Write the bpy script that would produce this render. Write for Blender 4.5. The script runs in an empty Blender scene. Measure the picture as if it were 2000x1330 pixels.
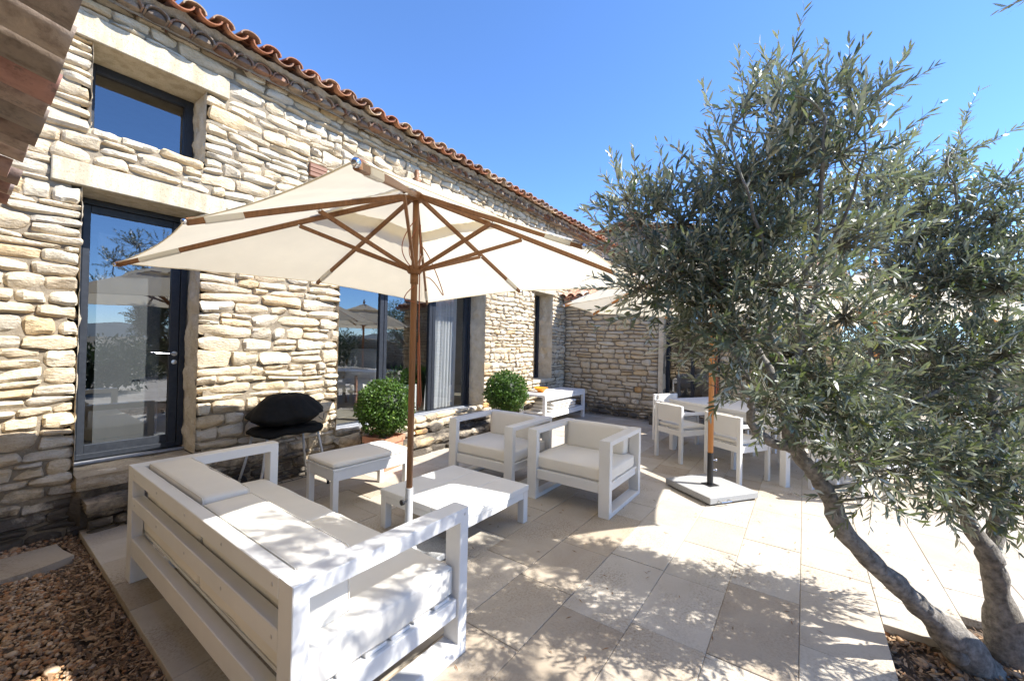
import bpy, bmesh, math, random
import numpy as np
from mathutils import Vector, Matrix

random.seed(7)
RNG = np.random.default_rng(11)
S = bpy.context.scene
COL = S.collection
R = math.radians

# ------------------------------------------------------------------ camera maths
YAW, PITCH, ROLL, FPX, CAMH = R(54.1088), R(0.61831), R(1.20925), 788.9, 1.45
def basis():
    cy, sy = math.cos(YAW), math.sin(YAW)
    f = np.array([sy, cy, 0.]); r = np.array([cy, -sy, 0.]); u = np.array([0, 0, 1.])
    cp, sp = math.cos(PITCH), math.sin(PITCH)
    f2 = f * cp + u * sp; u2 = u * cp - f * sp
    cr, sr = math.cos(ROLL), math.sin(ROLL)
    return r * cr + u2 * sr, u2 * cr - r * sr, f2
CR, CU, CF = basis()
def at(px, py, depth):
    "a point of the photograph at a given distance along the view axis"
    d = CR * (px - 1000) / FPX - CU * (py - 665) / FPX + CF
    return np.array([0, 0, CAMH]) + d * depth

# ------------------------------------------------------------------ object helpers
def link(o, parent=None):
    COL.objects.link(o)
    if parent is not None: o.parent = parent
    return o
def tag(o, label=None, cat=None, group=None, kind=None):
    if label: o['label'] = label
    if cat: o['category'] = cat
    if group: o['group'] = group
    if kind: o['kind'] = kind
    return o
def empty(name, loc=(0, 0, 0), rz=0):
    o = bpy.data.objects.new(name, None); o.location = loc; o.rotation_euler = (0, 0, rz)
    o.empty_display_size = .1
    return link(o)
def copy_tree(o, parent=None):
    c = o.copy(); link(c, parent)
    for ch in [x for x in o.children]:
        copy_tree(ch, c)
    return c

class MB:
    "collects vertices, faces, per-vertex colours; links them as ONE mesh object"
    def __init__(s): s.v = []; s.f = []; s.c = []; s.n = 0
    def add(s, v, f, c=None):
        v = np.asarray(v, float).reshape(-1, 3)
        s.v.append(v)
        for q in f: s.f.append([int(i) + s.n for i in q])
        cc = np.ones((len(v), 4)); 
        if c is not None: cc[:, :3] = c
        s.c.append(cc); s.n += len(v)
    def box(s, x0, x1, y0, y1, z0, z1, ch=.003, c=None, M=None):
        h = np.array([(x1 - x0) / 2, (y1 - y0) / 2, (z1 - z0) / 2]); ctr = np.array([(x0 + x1) / 2, (y0 + y1) / 2, (z0 + z1) / 2])
        h = np.abs(h); ch = min(ch, h.min() * .45)
        v = []; idx = {}
        for sx in (-1, 1):
            for sy in (-1, 1):
                for sz in (-1, 1):
                    sg = np.array([sx, sy, sz])
                    for ax in range(3):
                        p = h - ch; p[ax] = h[ax]
                        idx[(sx, sy, sz, ax)] = len(v); v.append(ctr + sg * p)
        f = []
        def flip(q, n):
            a, b, c_ = v[q[0]], v[q[1]], v[q[2]]
            return q if np.dot(np.cross(b - a, c_ - a), n) > 0 else q[::-1]
        for ax in range(3):
            o1, o2 = [a for a in range(3) if a != ax]
            for sg in (-1, 1):
                q = []
                for (a, b) in ((-1, -1), (1, -1), (1, 1), (-1, 1)):
                    k = [0, 0, 0]; k[ax] = sg; k[o1] = a; k[o2] = b
                    q.append(idx[(k[0], k[1], k[2], ax)])
                n = np.zeros(3); n[ax] = sg; f.append(flip(q, n))
        for ax in range(3):
            o1, o2 = [a for a in range(3) if a != ax]
            for a in (-1, 1):
                for b in (-1, 1):
                    q = []
                    for e, face in ((-1, o1), (1, o1), (1, o2), (-1, o2)):
                        k = [0, 0, 0]; k[ax] = e; k[o1] = a; k[o2] = b
                        q.append(idx[(k[0], k[1], k[2], face)])
                    n = np.zeros(3); n[o1] = a; n[o2] = b; f.append(flip(q, n))
        for sx in (-1, 1):
            for sy in (-1, 1):
                for sz in (-1, 1):
                    f.append(flip([idx[(sx, sy, sz, 0)], idx[(sx, sy, sz, 1)], idx[(sx, sy, sz, 2)]], np.array([sx, sy, sz])))
        v = np.array(v)
        if M is not None:
            v = v @ np.array(M)[:3, :3].T + np.array(M)[:3, 3]
        s.add(v, f, c)
    def bar(s, a, b, w, h, up=(0, 0, 1), ch=.002, c=None):
        "box beam from a to b with section w x h"
        a = Vector(a); b = Vector(b); d = b - a; L = d.length; d.normalize()
        u = Vector(up); x = d.cross(u)
        if x.length < 1e-4: x = d.cross(Vector((1, 0, 0)))
        x.normalize(); z = x.cross(d)
        M = Matrix((( x.x, d.x, z.x, a.x), (x.y, d.y, z.y, a.y), (x.z, d.z, z.z, a.z), (0, 0, 0, 1)))
        s.box(-w / 2, w / 2, 0, L, -h / 2, h / 2, ch, c, M)
    def tube(s, pts, rad, n=8, cap=True, c=None):
        pts = np.asarray(pts, float); rad = np.broadcast_to(np.asarray(rad, float), (len(pts),))
        t = np.gradient(pts, axis=0); t /= np.linalg.norm(t, axis=1)[:, None] + 1e-9
        ref = np.array([0, 0, 1.]) if abs(t[0][2]) < .9 else np.array([1., 0, 0])
        u = np.cross(t[0], ref); u /= np.linalg.norm(u)
        ang = np.arange(n) * 2 * np.pi / n; V = []
        for i in range(len(pts)):
            u = u - t[i] * np.dot(u, t[i]); u /= np.linalg.norm(u) + 1e-9
            w = np.cross(t[i], u)
            V.append(pts[i] + rad[i] * (np.cos(ang)[:, None] * u + np.sin(ang)[:, None] * w))
        V = np.concatenate(V); f = []
        for i in range(len(pts) - 1):
            for k in range(n):
                f.append([i * n + k, i * n + (k + 1) % n, (i + 1) * n + (k + 1) % n, (i + 1) * n + k])
        if cap:
            f.append(list(range(n))[::-1]); f.append([(len(pts) - 1) * n + k for k in range(n)])
        s.add(V, f, c)
    def lathe(s, prof, n=24, c=None, ctr=(0, 0, 0), sx=1, sy=1):
        prof = np.asarray(prof, float); ang = np.arange(n) * 2 * np.pi / n
        V = np.concatenate([np.stack([p[0] * np.cos(ang) * sx + ctr[0], p[0] * np.sin(ang) * sy + ctr[1], np.full(n, p[1] + ctr[2])], 1) for p in prof])
        f = []
        for i in range(len(prof) - 1):
            for k in range(n):
                f.append([i * n + k, i * n + (k + 1) % n, (i + 1) * n + (k + 1) % n, (i + 1) * n + k])
        s.add(V, f, c)
    def ball(s, ctr, r, n=10, c=None, sc=(1, 1, 1)):
        pr = []
        V = []; f = []
        m = n // 2 + 1
        for i in range(m + 1):
            th = math.pi * i / m
            for k in range(n):
                ph = 2 * math.pi * k / n
                V.append([ctr[0] + r * sc[0] * math.sin(th) * math.cos(ph), ctr[1] + r * sc[1] * math.sin(th) * math.sin(ph), ctr[2] + r * sc[2] * math.cos(th)])
        for i in range(m):
            for k in range(n):
                f.append([i * n + k, (i + 1) * n + k, (i + 1) * n + (k + 1) % n, i * n + (k + 1) % n])
        s.add(V, f, c)
    def build(s, name, mat, parent=None, smooth=False, angle=None):
        me = bpy.data.meshes.new(name)
        v = np.concatenate(s.v) if s.v else np.zeros((0, 3))
        me.from_pydata(v.tolist(), [], s.f)
        ca = me.color_attributes.new('Col', 'FLOAT_COLOR', 'POINT')
        ca.data.foreach_set('color', np.concatenate(s.c).astype(np.float32).ravel())
        me.update()
        if smooth: me.shade_smooth()
        if angle is not None:
            me.shade_smooth()
            bm = bmesh.new(); bm.from_mesh(me)
            for e in bm.edges:
                if len(e.link_faces) == 2 and e.calc_face_angle(0) > R(angle): e.smooth = False
            bm.to_mesh(me); bm.free()
        if mat: me.materials.append(mat)
        o = bpy.data.objects.new(name, me)
        return link(o, parent)

def cushion_mb(mb, cx, cy, cz, sx, sy, sz, r=.03, puff=.015, n=14, wr=.003, seed=0, M=None):
    "a soft rounded block: cz is its middle"
    rr = np.random.default_rng(seed); h = np.array([sx, sy, sz]) / 2; r = min(r, h.min() * .98)
    u = np.linspace(-1, 1, n); u = np.sign(u) * np.abs(u) ** .8
    V = []; F = []; base = 0
    ph = rr.uniform(0, 6, 6); k = rr.uniform(4, 13, (6, 2))
    for ax in range(3):
        o1, o2 = [a for a in range(3) if a != ax]
        for sg in (-1, 1):
            P = np.zeros((n, n, 3)); P[..., ax] = sg * h[ax]
            P[..., o1] = (u * h[o1])[:, None]; P[..., o2] = (u * h[o2])[None, :]
            P = P.reshape(-1, 3)
            inn = np.clip(P, -(h - r), h - r); d = P - inn; d /= np.linalg.norm(d, axis=1)[:, None] + 1e-9
            Q = inn + d * r
            qa, qb = Q[:, 0] / h[0], Q[:, 1] / h[1]; qc = Q[:, 2] / h[2]
            Q[:, 2] += np.sign(Q[:, 2]) * puff * np.clip(1 - qa ** 2, 0, 1) * np.clip(1 - qb ** 2, 0, 1) * np.abs(qc)
            Q[:, 0] += np.sign(Q[:, 0]) * puff * .5 * np.clip(1 - qb ** 2, 0, 1) * np.clip(1 - qc ** 2, 0, 1) * np.abs(qa)
            Q[:, 1] += np.sign(Q[:, 1]) * puff * .5 * np.clip(1 - qa ** 2, 0, 1) * np.clip(1 - qc ** 2, 0, 1) * np.abs(qb)
            w = sum(np.sin(k[i, 0] * Q[:, 0] * 2.2 + k[i, 1] * Q[:, 1] * 2.2 + ph[i]) for i in range(6)) / 6
            Q += d * (w * wr)[:, None]
            V.append(Q)
            for i in range(n - 1):
                for j in range(n - 1):
                    q = [base + i * n + j, base + (i + 1) * n + j, base + (i + 1) * n + j + 1, base + i * n + j + 1]
                    pos = (sg > 0) ^ (ax == 1)
                    F.append(q if pos else q[::-1])
            base += n * n
    V = np.concatenate(V)
    # merge coincident border vertices
    key = np.round(V, 5); uq, inv = np.unique(key, axis=0, return_inverse=True); inv = inv.ravel()
    VV = np.zeros((len(uq), 3)); VV[inv] = V
    FF = []
    for q in F:
        qq = [];
        for i in q:
            if inv[i] not in qq: qq.append(inv[i])
        if len(qq) > 2: FF.append(qq)
    VV = VV + np.array([cx, cy, cz])
    if M is not None: VV = VV @ np.array(M)[:3, :3].T + np.array(M)[:3, 3]
    mb.add(VV, FF)
def seam(mb, cx, cy, z, sx, sy, r=.003, rc=.03, M=None):
    pts = []
    for (qx, qy, a0) in ((1, 1, 0), (-1, 1, 90), (-1, -1, 180), (1, -1, 270)):
        for t in np.linspace(0, 90, 5):
            a = R(a0 + t); pts.append([cx + qx * (sx / 2 - rc) + rc * math.cos(a), cy + qy * (sy / 2 - rc) + rc * math.sin(a), z])
    pts.append(pts[0]); pts = np.array(pts)
    if M is not None: pts = pts @ np.array(M)[:3, :3].T + np.array(M)[:3, 3]
    mb.tube(pts, r, 5, False)

# ------------------------------------------------------------------ materials
def mat(name, base=(.5, .5, .5), rough=.6, attr=False, spec=.5, metal=0.):
    m = bpy.data.materials.new(name); m.use_nodes = True
    nt = m.node_tree; b = nt.nodes['Principled BSDF']
    b.inputs['Roughness'].default_value = rough; b.inputs['Metallic'].default_value = metal
    b.inputs['Specular IOR Level'].default_value = spec
    b.inputs['Base Color'].default_value = (*base, 1)
    return m, nt, b
def N(nt, t, **kw):
    n = nt.nodes.new(t)
    for k, v in kw.items():
        if k in n.inputs.keys() if hasattr(n.inputs, 'keys') else False: n.inputs[k].default_value = v
        else: setattr(n, k, v)
    return n
def noise(nt, scale, detail=5, rough=.6, vec=None, dist=0):
    n = nt.nodes.new('ShaderNodeTexNoise'); n.inputs['Scale'].default_value = scale
    n.inputs['Detail'].default_value = detail; n.inputs['Roughness'].default_value = rough; n.inputs['Distortion'].default_value = dist
    if vec is not None: nt.links.new(vec, n.inputs['Vector'])
    return n
def ramp(nt, fac, stops):
    r = nt.nodes.new('ShaderNodeValToRGB'); nt.links.new(fac, r.inputs['Fac'])
    e = r.color_ramp.elements
    while len(e) < len(stops): e.new(.5)
    for i, (p, c) in enumerate(stops):
        e[i].position = p; e[i].color = (*c, 1) if len(c) == 3 else c
    return r
def mixc(nt, a, b, fac, mode='MIX'):
    m = nt.nodes.new('ShaderNodeMix'); m.data_type = 'RGBA'; m.blend_type = mode
    for s_, x in ((6, a), (7, b), (0, fac)):
        if hasattr(x, 'default_value') or hasattr(x, 'is_output'): nt.links.new(x, m.inputs[s_])
        elif s_ == 0: m.inputs[0].default_value = x
        else: m.inputs[s_].default_value = (*x, 1)
    return m.outputs[2]
def attr(nt): 
    a = nt.nodes.new('ShaderNodeAttribute'); a.attribute_name = 'Col'; return a.outputs['Color']
def objco(nt):
    t = nt.nodes.new('ShaderNodeTexCoord'); return t.outputs['Object']
def bump(nt, b, height, strength=.3, dist=.01, prev=None):
    n = nt.nodes.new('ShaderNodeBump'); n.inputs['Strength'].default_value = strength; n.inputs['Distance'].default_value = dist
    nt.links.new(height, n.inputs['Height'])
    if prev is not None: nt.links.new(prev, n.inputs['Normal'])
    nt.links.new(n.outputs['Normal'], b.inputs['Normal']); return n.outputs['Normal']

def stone_mat(name, tint=(1, 1, 1), dirt=True):
    m, nt, b = mat(name, rough=.92, spec=.2)
    co = objco(nt); a = attr(nt)
    n1 = noise(nt, 9, 6, .65, co); r1 = ramp(nt, n1.outputs[0], [(.25, (.78, .74, .68)), (.55, (1, 1, 1)), (.8, (1.08, 1.06, 1.04))])
    c = mixc(nt, a, r1.outputs[0], 1, 'MULTIPLY')
    n2 = noise(nt, 70, 4, .7, co); r2 = ramp(nt, n2.outputs[0], [(.32, (.72, .68, .6)), (.5, (1, 1, 1))])
    c = mixc(nt, c, r2.outputs[0], .5, 'MULTIPLY')
    c = mixc(nt, c, tint, 1, 'MULTIPLY')
    if dirt:   # lichen and rain splash dirt creeping up from the ground, in blotches
        sp = nt.nodes.new('ShaderNodeSeparateXYZ'); nt.links.new(co, sp.inputs[0])
        n3 = noise(nt, 3.2, 6, .7, co)
        mr = nt.nodes.new('ShaderNodeMapRange'); nt.links.new(sp.outputs[2], mr.inputs[0])
        mr.inputs[1].default_value = .05; mr.inputs[2].default_value = .75; mr.inputs[3].default_value = .34; mr.inputs[4].default_value = -.2
        ad = nt.nodes.new('ShaderNodeMath'); ad.operation = 'ADD'; nt.links.new(n3.outputs[0], ad.inputs[0]); nt.links.new(mr.outputs[0], ad.inputs[1])
        r3 = ramp(nt, ad.outputs[0], [(.6, (0, 0, 0)), (.78, (1, 1, 1))])
        c = mixc(nt, c, (.11, .095, .078), r3.outputs[0])
    nt.links.new(c, b.inputs['Base Color'])
    mp = nt.nodes.new('ShaderNodeMapping'); nt.links.new(co, mp.inputs[0]); mp.inputs['Scale'].default_value = (1, 1, 1.9)
    h1 = noise(nt, 30, 9, .72, mp.outputs[0], .6); h2 = noise(nt, 150, 4, .6, co)
    vo = nt.nodes.new('ShaderNodeTexVoronoi'); vo.inputs['Scale'].default_value = 34; nt.links.new(mp.outputs[0], vo.inputs['Vector'])
    p = bump(nt, b, h1.outputs[0], .75, .022); p = bump(nt, b, vo.outputs[0], .35, .012, p); bump(nt, b, h2.outputs[0], .3, .006, p)
    return m
M_STONE = stone_mat('dry_stone', (1.03, .995, .93))
M_STONE_B = stone_mat('annex_stone', (.97, .92, .84))

def simple_noise(name, c0, c1, scale, rough=.7, bmp=0, bscale=60, bdist=.005, spec=.4, detail=5, useattr=False):
    m, nt, b = mat(name, rough=rough, spec=spec); co = objco(nt)
    n1 = noise(nt, scale, detail, .6, co); r = ramp(nt, n1.outputs[0], [(.3, c0), (.7, c1)])
    c = r.outputs[0]
    if useattr: c = mixc(nt, c, attr(nt), 1, 'MULTIPLY')
    nt.links.new(c, b.inputs['Base Color'])
    if bmp: 
        n2 = noise(nt, bscale, 6, .65, co); bump(nt, b, n2.outputs[0], bmp, bdist)
    return m
M_MORTAR = simple_noise('earth_mortar', (.17, .14, .1), (.29, .24, .175), 14, .95, .6, 45, .02)
M_RENDER = simple_noise('jamb_render', (.50, .41, .285), (.66, .57, .43), 9, .95, .9, 16, .04, detail=8)
def lime_mat():
    m, nt, b = mat('cut_limestone', rough=.9, spec=.2); co = objco(nt)
    n1 = noise(nt, 22, 6, .65, co); r1 = ramp(nt, n1.outputs[0], [(.3, (.45, .385, .28)), (.7, (.53, .46, .345))])
    mp = nt.nodes.new('ShaderNodeMapping'); nt.links.new(co, mp.inputs[0]); mp.inputs['Scale'].default_value = (11, 11, 1.3)
    n2 = noise(nt, 1, 5, .6, mp.outputs[0]); r2 = ramp(nt, n2.outputs[0], [(.38, (.80, .78, .74)), (.55, (1, 1, 1))])
    n3 = noise(nt, 120, 3, .6, co); r3 = ramp(nt, n3.outputs[0], [(.34, (.66, .6, .5)), (.42, (1, 1, 1))])
    c = mixc(nt, r1.outputs[0], r2.outputs[0], 1, 'MULTIPLY'); c = mixc(nt, c, r3.outputs[0], 1, 'MULTIPLY'); nt.links.new(c, b.inputs['Base Color'])
    p = bump(nt, b, n3.outputs[0], .3, .004); bump(nt, b, n1.outputs[0], .35, .01, p); return m
M_LIME = lime_mat()
M_GREY_MORTAR = simple_noise('eave_mortar', (.24, .215, .185), (.34, .31, .27), 18, .95, .8, 60, .012)
def tile_mat():
    m, nt, b = mat('terracotta_tile', rough=.85, spec=.25); co = objco(nt)
    n1 = noise(nt, 16, 6, .65, co); r = ramp(nt, n1.outputs[0], [(.3, (.55, .5, .48)), (.5, (.95, .93, .9)), (.75, (1.15, 1.1, 1.05))])
    c = mixc(nt, attr(nt), r.outputs[0], 1, 'MULTIPLY')
    n2 = noise(nt, 7, 7, .75, co); r2 = ramp(nt, n2.outputs[0], [(.56, (0, 0, 0)), (.68, (1, 1, 1))])
    c = mixc(nt, c, (.12, .105, .09), r2.outputs[0]); nt.links.new(c, b.inputs['Base Color'])
    h = noise(nt, 55, 6, .7, co); bump(nt, b, h.outputs[0], .4, .008); return m
M_TILE = tile_mat()
def paver_mat():
    m, nt, b = mat('travertine', rough=.62, spec=.35); co = objco(nt)
    n0 = noise(nt, 2.6, 9, .62, co, .8); r0 = ramp(nt, n0.outputs[0], [(.25, (.90, .865, .82)), (.5, (1, .985, .965)), (.75, (1.05, 1.045, 1.035))])
    c = mixc(nt, attr(nt), r0.outputs[0], 1, 'MULTIPLY')
    n1 = noise(nt, 75, 5, .75, co); r1 = ramp(nt, n1.outputs[0], [(.38, (.50, .44, .36)), (.54, (1, 1, 1))])
    n1b = noise(nt, 1.7, 4, .6, co); r1b = ramp(nt, n1b.outputs[0], [(.45, (.08, .08, .08)), (.66, (.95, .95, .95))])
    c2 = mixc(nt, c, r1.outputs[0], 1, 'MULTIPLY'); c = mixc(nt, c, c2, r1b.outputs[0])
    nt.links.new(c, b.inputs['Base Color'])
    h = noise(nt, 90, 5, .7, co); bump(nt, b, h.outputs[0], .25, .004); 
    rr = ramp(nt, n0.outputs[0], [(.3, (.75,) * 3), (.7, (.5,) * 3)]); nt.links.new(rr.outputs[0], b.inputs['Roughness'])
    return m
M_PAVER = paver_mat()
M_GROUT = simple_noise('joint_sand', (.2, .165, .12), (.36, .31, .24), 30, .95, .4)
M_SOIL = simple_noise('dry_soil', (.07, .05, .035), (.13, .095, .065), 12, .95, .8, 40, .02)
def attr_mat(name, rough=.7, spec=.4, nscale=40, lo=.75, hi=1.12, bmp=.2, bdist=.003):
    m, nt, b = mat(name, rough=rough, spec=spec); co = objco(nt)
    n1 = noise(nt, nscale, 5, .6, co); r = ramp(nt, n1.outputs[0], [(.3, (lo,) * 3), (.7, (hi,) * 3)])
    c = mixc(nt, attr(nt), r.outputs[0], 1, 'MULTIPLY'); nt.links.new(c, b.inputs['Base Color'])
    if bmp: bump(nt, b, n1.outputs[0], bmp, bdist)
    return m
M_PEBBLE = attr_mat('river_pebble', .55, .4, 60)
M_BARK_CHIP = attr_mat('bark_chip', .9, .2, 120)
M_WHITE = simple_noise('white_lacquer', (.66, .655, .64), (.71, .705, .69), 5, .42, .04, 90, .001, .45)
def fabric(name, c, trans=0., wscale=600):
    m, nt, b = mat(name, c, .9, spec=.15); co = objco(nt)
    n1 = noise(nt, 4, 5, .6, co); r = ramp(nt, n1.outputs[0], [(.3, tuple(x * .93 for x in c)), (.7, c)])
    nt.links.new(r.outputs[0], b.inputs['Base Color'])
    n2 = noise(nt, wscale, 2, .5, co); n3 = noise(nt, 9, 4, .5, co)
    p = bump(nt, b, n3.outputs[0], .12, .02); bump(nt, b, n2.outputs[0], .12, .001, p)
    b.inputs['Sheen Weight'].default_value = .1
    if trans:
        t = nt.nodes.new('ShaderNodeBsdfTranslucent'); nt.links.new(r.outputs[0], t.inputs[0])
        mx = nt.nodes.new('ShaderNodeMixShader'); mx.inputs[0].default_value = trans
        nt.links.new(b.outputs[0], mx.inputs[1]); nt.links.new(t.outputs[0], mx.inputs[2])
        nt.links.new(mx.outputs[0], nt.nodes['Material Output'].inputs[0])
    return m
M_CUSH = fabric('cream_canvas', (.75, .715, .645))
M_CANOPY = fabric('parasol_canvas', (.87, .79, .62), .42)
M_SLEEVE = fabric('rib_pocket', (.80, .77, .69), .2)
M_SHEER = fabric('sheer_voile', (.90, .905, .91), .5)
M_BLIND = fabric('grey_blind', (.10, .105, .11), .1)
def wood(name, c0, c1, scale=(60, 60, 4)):
    m, nt, b = mat(name, rough=.5, spec=.35); co = objco(nt)
    mp = nt.nodes.new('ShaderNodeMapping'); nt.links.new(co, mp.inputs[0]); mp.inputs['Scale'].default_value = scale
    n1 = noise(nt, 1, 6, .65, mp.outputs[0], .5); r = ramp(nt, n1.outputs[0], [(.3, c0), (.7, c1)])
    nt.links.new(r.outputs[0], b.inputs['Base Color']); bump(nt, b, n1.outputs[0], .1, .002); return m
M_TEAK = wood('stained_teak', (.15, .066, .025), (.25, .115, .045))
M_TEAK_L = wood('oiled_pole', (.42, .17, .05), (.55, .25, .085))
M_OLDWOOD = wood('weathered_shutter', (.16, .07, .04), (.26, .13, .08), (6, 60, 60))
M_FRAME = simple_noise('anthracite_frame', (.018, .021, .027), (.030, .034, .042), 30, .4, .15, 120, .001, .25)
M_SILLMET = simple_noise('worn_sill_metal', (.20, .21, .23), (.30, .31, .33), 25, .5, .1)
M_BLACK = simple_noise('black_cover', (.004, .004, .004), (.008, .008, .008), 30, .85, .2, 25, .01, .25)
M_BLACKMET, _, _ = mat('black_metal', (.012, .012, .014), .4)
M_STEEL, _, _ = mat('brushed_steel', (.55, .55, .56), .3, metal=1.)
M_GREYMET = simple_noise('galvanised', (.40, .41, .42), (.50, .51, .52), 20, .45, .05)
M_GRANITE = simple_noise('granite_slab', (.2, .2, .2), (.44, .44, .43), 170, .7, .1, 200, .001, detail=3)
M_TERRA = simple_noise('terracotta_pot', (.42, .19, .11), (.55, .27, .17), 9, .8, .2)
M_BOWL, _, _ = mat('orange_glaze', (.80, .30, .02), .25)
M_CORD, _, _ = mat('brown_cord', (.28, .09, .04), .8)
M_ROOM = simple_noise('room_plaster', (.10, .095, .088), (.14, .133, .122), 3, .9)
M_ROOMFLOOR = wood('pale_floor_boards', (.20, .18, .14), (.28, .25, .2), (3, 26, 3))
M_CHROME, _, _ = mat('chrome', (.75, .75, .76), .12, metal=1.)
def glass_mat():
    m, nt, b = mat('window_glass'); nt.nodes.remove(b)
    t = nt.nodes.new('ShaderNodeBsdfTransparent'); t.inputs[0].default_value = (.86, .88, .88, 1)
    g = nt.nodes.new('ShaderNodeBsdfGlossy'); g.inputs['Roughness'].default_value = .0; g.inputs[0].default_value = (.93, .96, 1, 1)
    f = nt.nodes.new('ShaderNodeLayerWeight'); f.inputs[0].default_value = .5
    pw = nt.nodes.new('ShaderNodeMath'); pw.operation = 'POWER'; nt.links.new(f.outputs['Facing'], pw.inputs[0]); pw.inputs[1].default_value = 3.0
    ml = nt.nodes.new('ShaderNodeMath'); ml.operation = 'MULTIPLY_ADD'; nt.links.new(pw.outputs[0], ml.inputs[0]); ml.inputs[1].default_value = .85; ml.inputs[2].default_value = .17
    ml.use_clamp = True
    co = objco(nt); n = noise(nt, 1.6, 2, .5, co); bp = nt.nodes.new('ShaderNodeBump'); bp.inputs['Strength'].default_value = .02; bp.inputs['Distance'].default_value = .02
    nt.links.new(n.outputs[0], bp.inputs['Height']); nt.links.new(bp.outputs[0], g.inputs['Normal'])
    mx = nt.nodes.new('ShaderNodeMixShader'); nt.links.new(ml.outputs[0], mx.inputs[0]); nt.links.new(t.outputs[0], mx.inputs[1]); nt.links.new(g.outputs[0], mx.inputs[2])
    nt.links.new(mx.outputs[0], nt.nodes['Material Output'].inputs[0]); return m
M_GLASS = glass_mat()
def leaf_mat(name, top, under, rough=.38, trans=.12, spec=.5):
    m, nt, b = mat(name, rough=rough, spec=spec)
    g = nt.nodes.new('ShaderNodeNewGeometry'); a = attr(nt)
    c = mixc(nt, top, under, g.outputs['Backfacing']); c = mixc(nt, c, a, 1, 'MULTIPLY')
    nt.links.new(c, b.inputs['Base Color'])
    t = nt.nodes.new('ShaderNodeBsdfTranslucent'); t.inputs[0].default_value = (top[0] * 2.2, top[1] * 2.6, top[2] * .9, 1)
    mx = nt.nodes.new('ShaderNodeMixShader'); mx.inputs[0].default_value = trans
    nt.links.new(b.outputs[0], mx.inputs[1]); nt.links.new(t.outputs[0], mx.inputs[2]); nt.links.new(mx.outputs[0], nt.nodes['Material Output'].inputs[0])
    return m
M_OLIVE = leaf_mat('olive_leaf', (.122, .136, .092), (.53, .525, .435), .38, .14, .4)
M_OLIVE_FAR = leaf_mat('far_olive_leaf', (.085, .115, .07), (.22, .25, .18), .45, .12)
M_BOX = leaf_mat('boxwood_leaf', (.05, .10, .016), (.09, .14, .05), .5, .2, .3)
M_HEDGE = leaf_mat('hedge_leaf', (.035, .055, .022), (.05, .075, .035), .6, .1)
M_TRUNK = simple_noise('olive_bark', (.10, .09, .075), (.36, .325, .28), 34, .95, 1.0, 75, .012, detail=10)
M_TWIG = simple_noise('olive_twig', (.16, .15, .11), (.26, .24, .18), 40, .9)
M_FRUIT, _, _ = mat('green_olive', (.13, .20, .04), .35)
M_HILL = simple_noise('hill_scrub', (.10, .13, .15), (.14, .18, .2), .02, .95)
M_FIELD = simple_noise('dry_garden', (.14, .11, .07), (.2, .165, .1), 1.5, .95)
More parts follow.
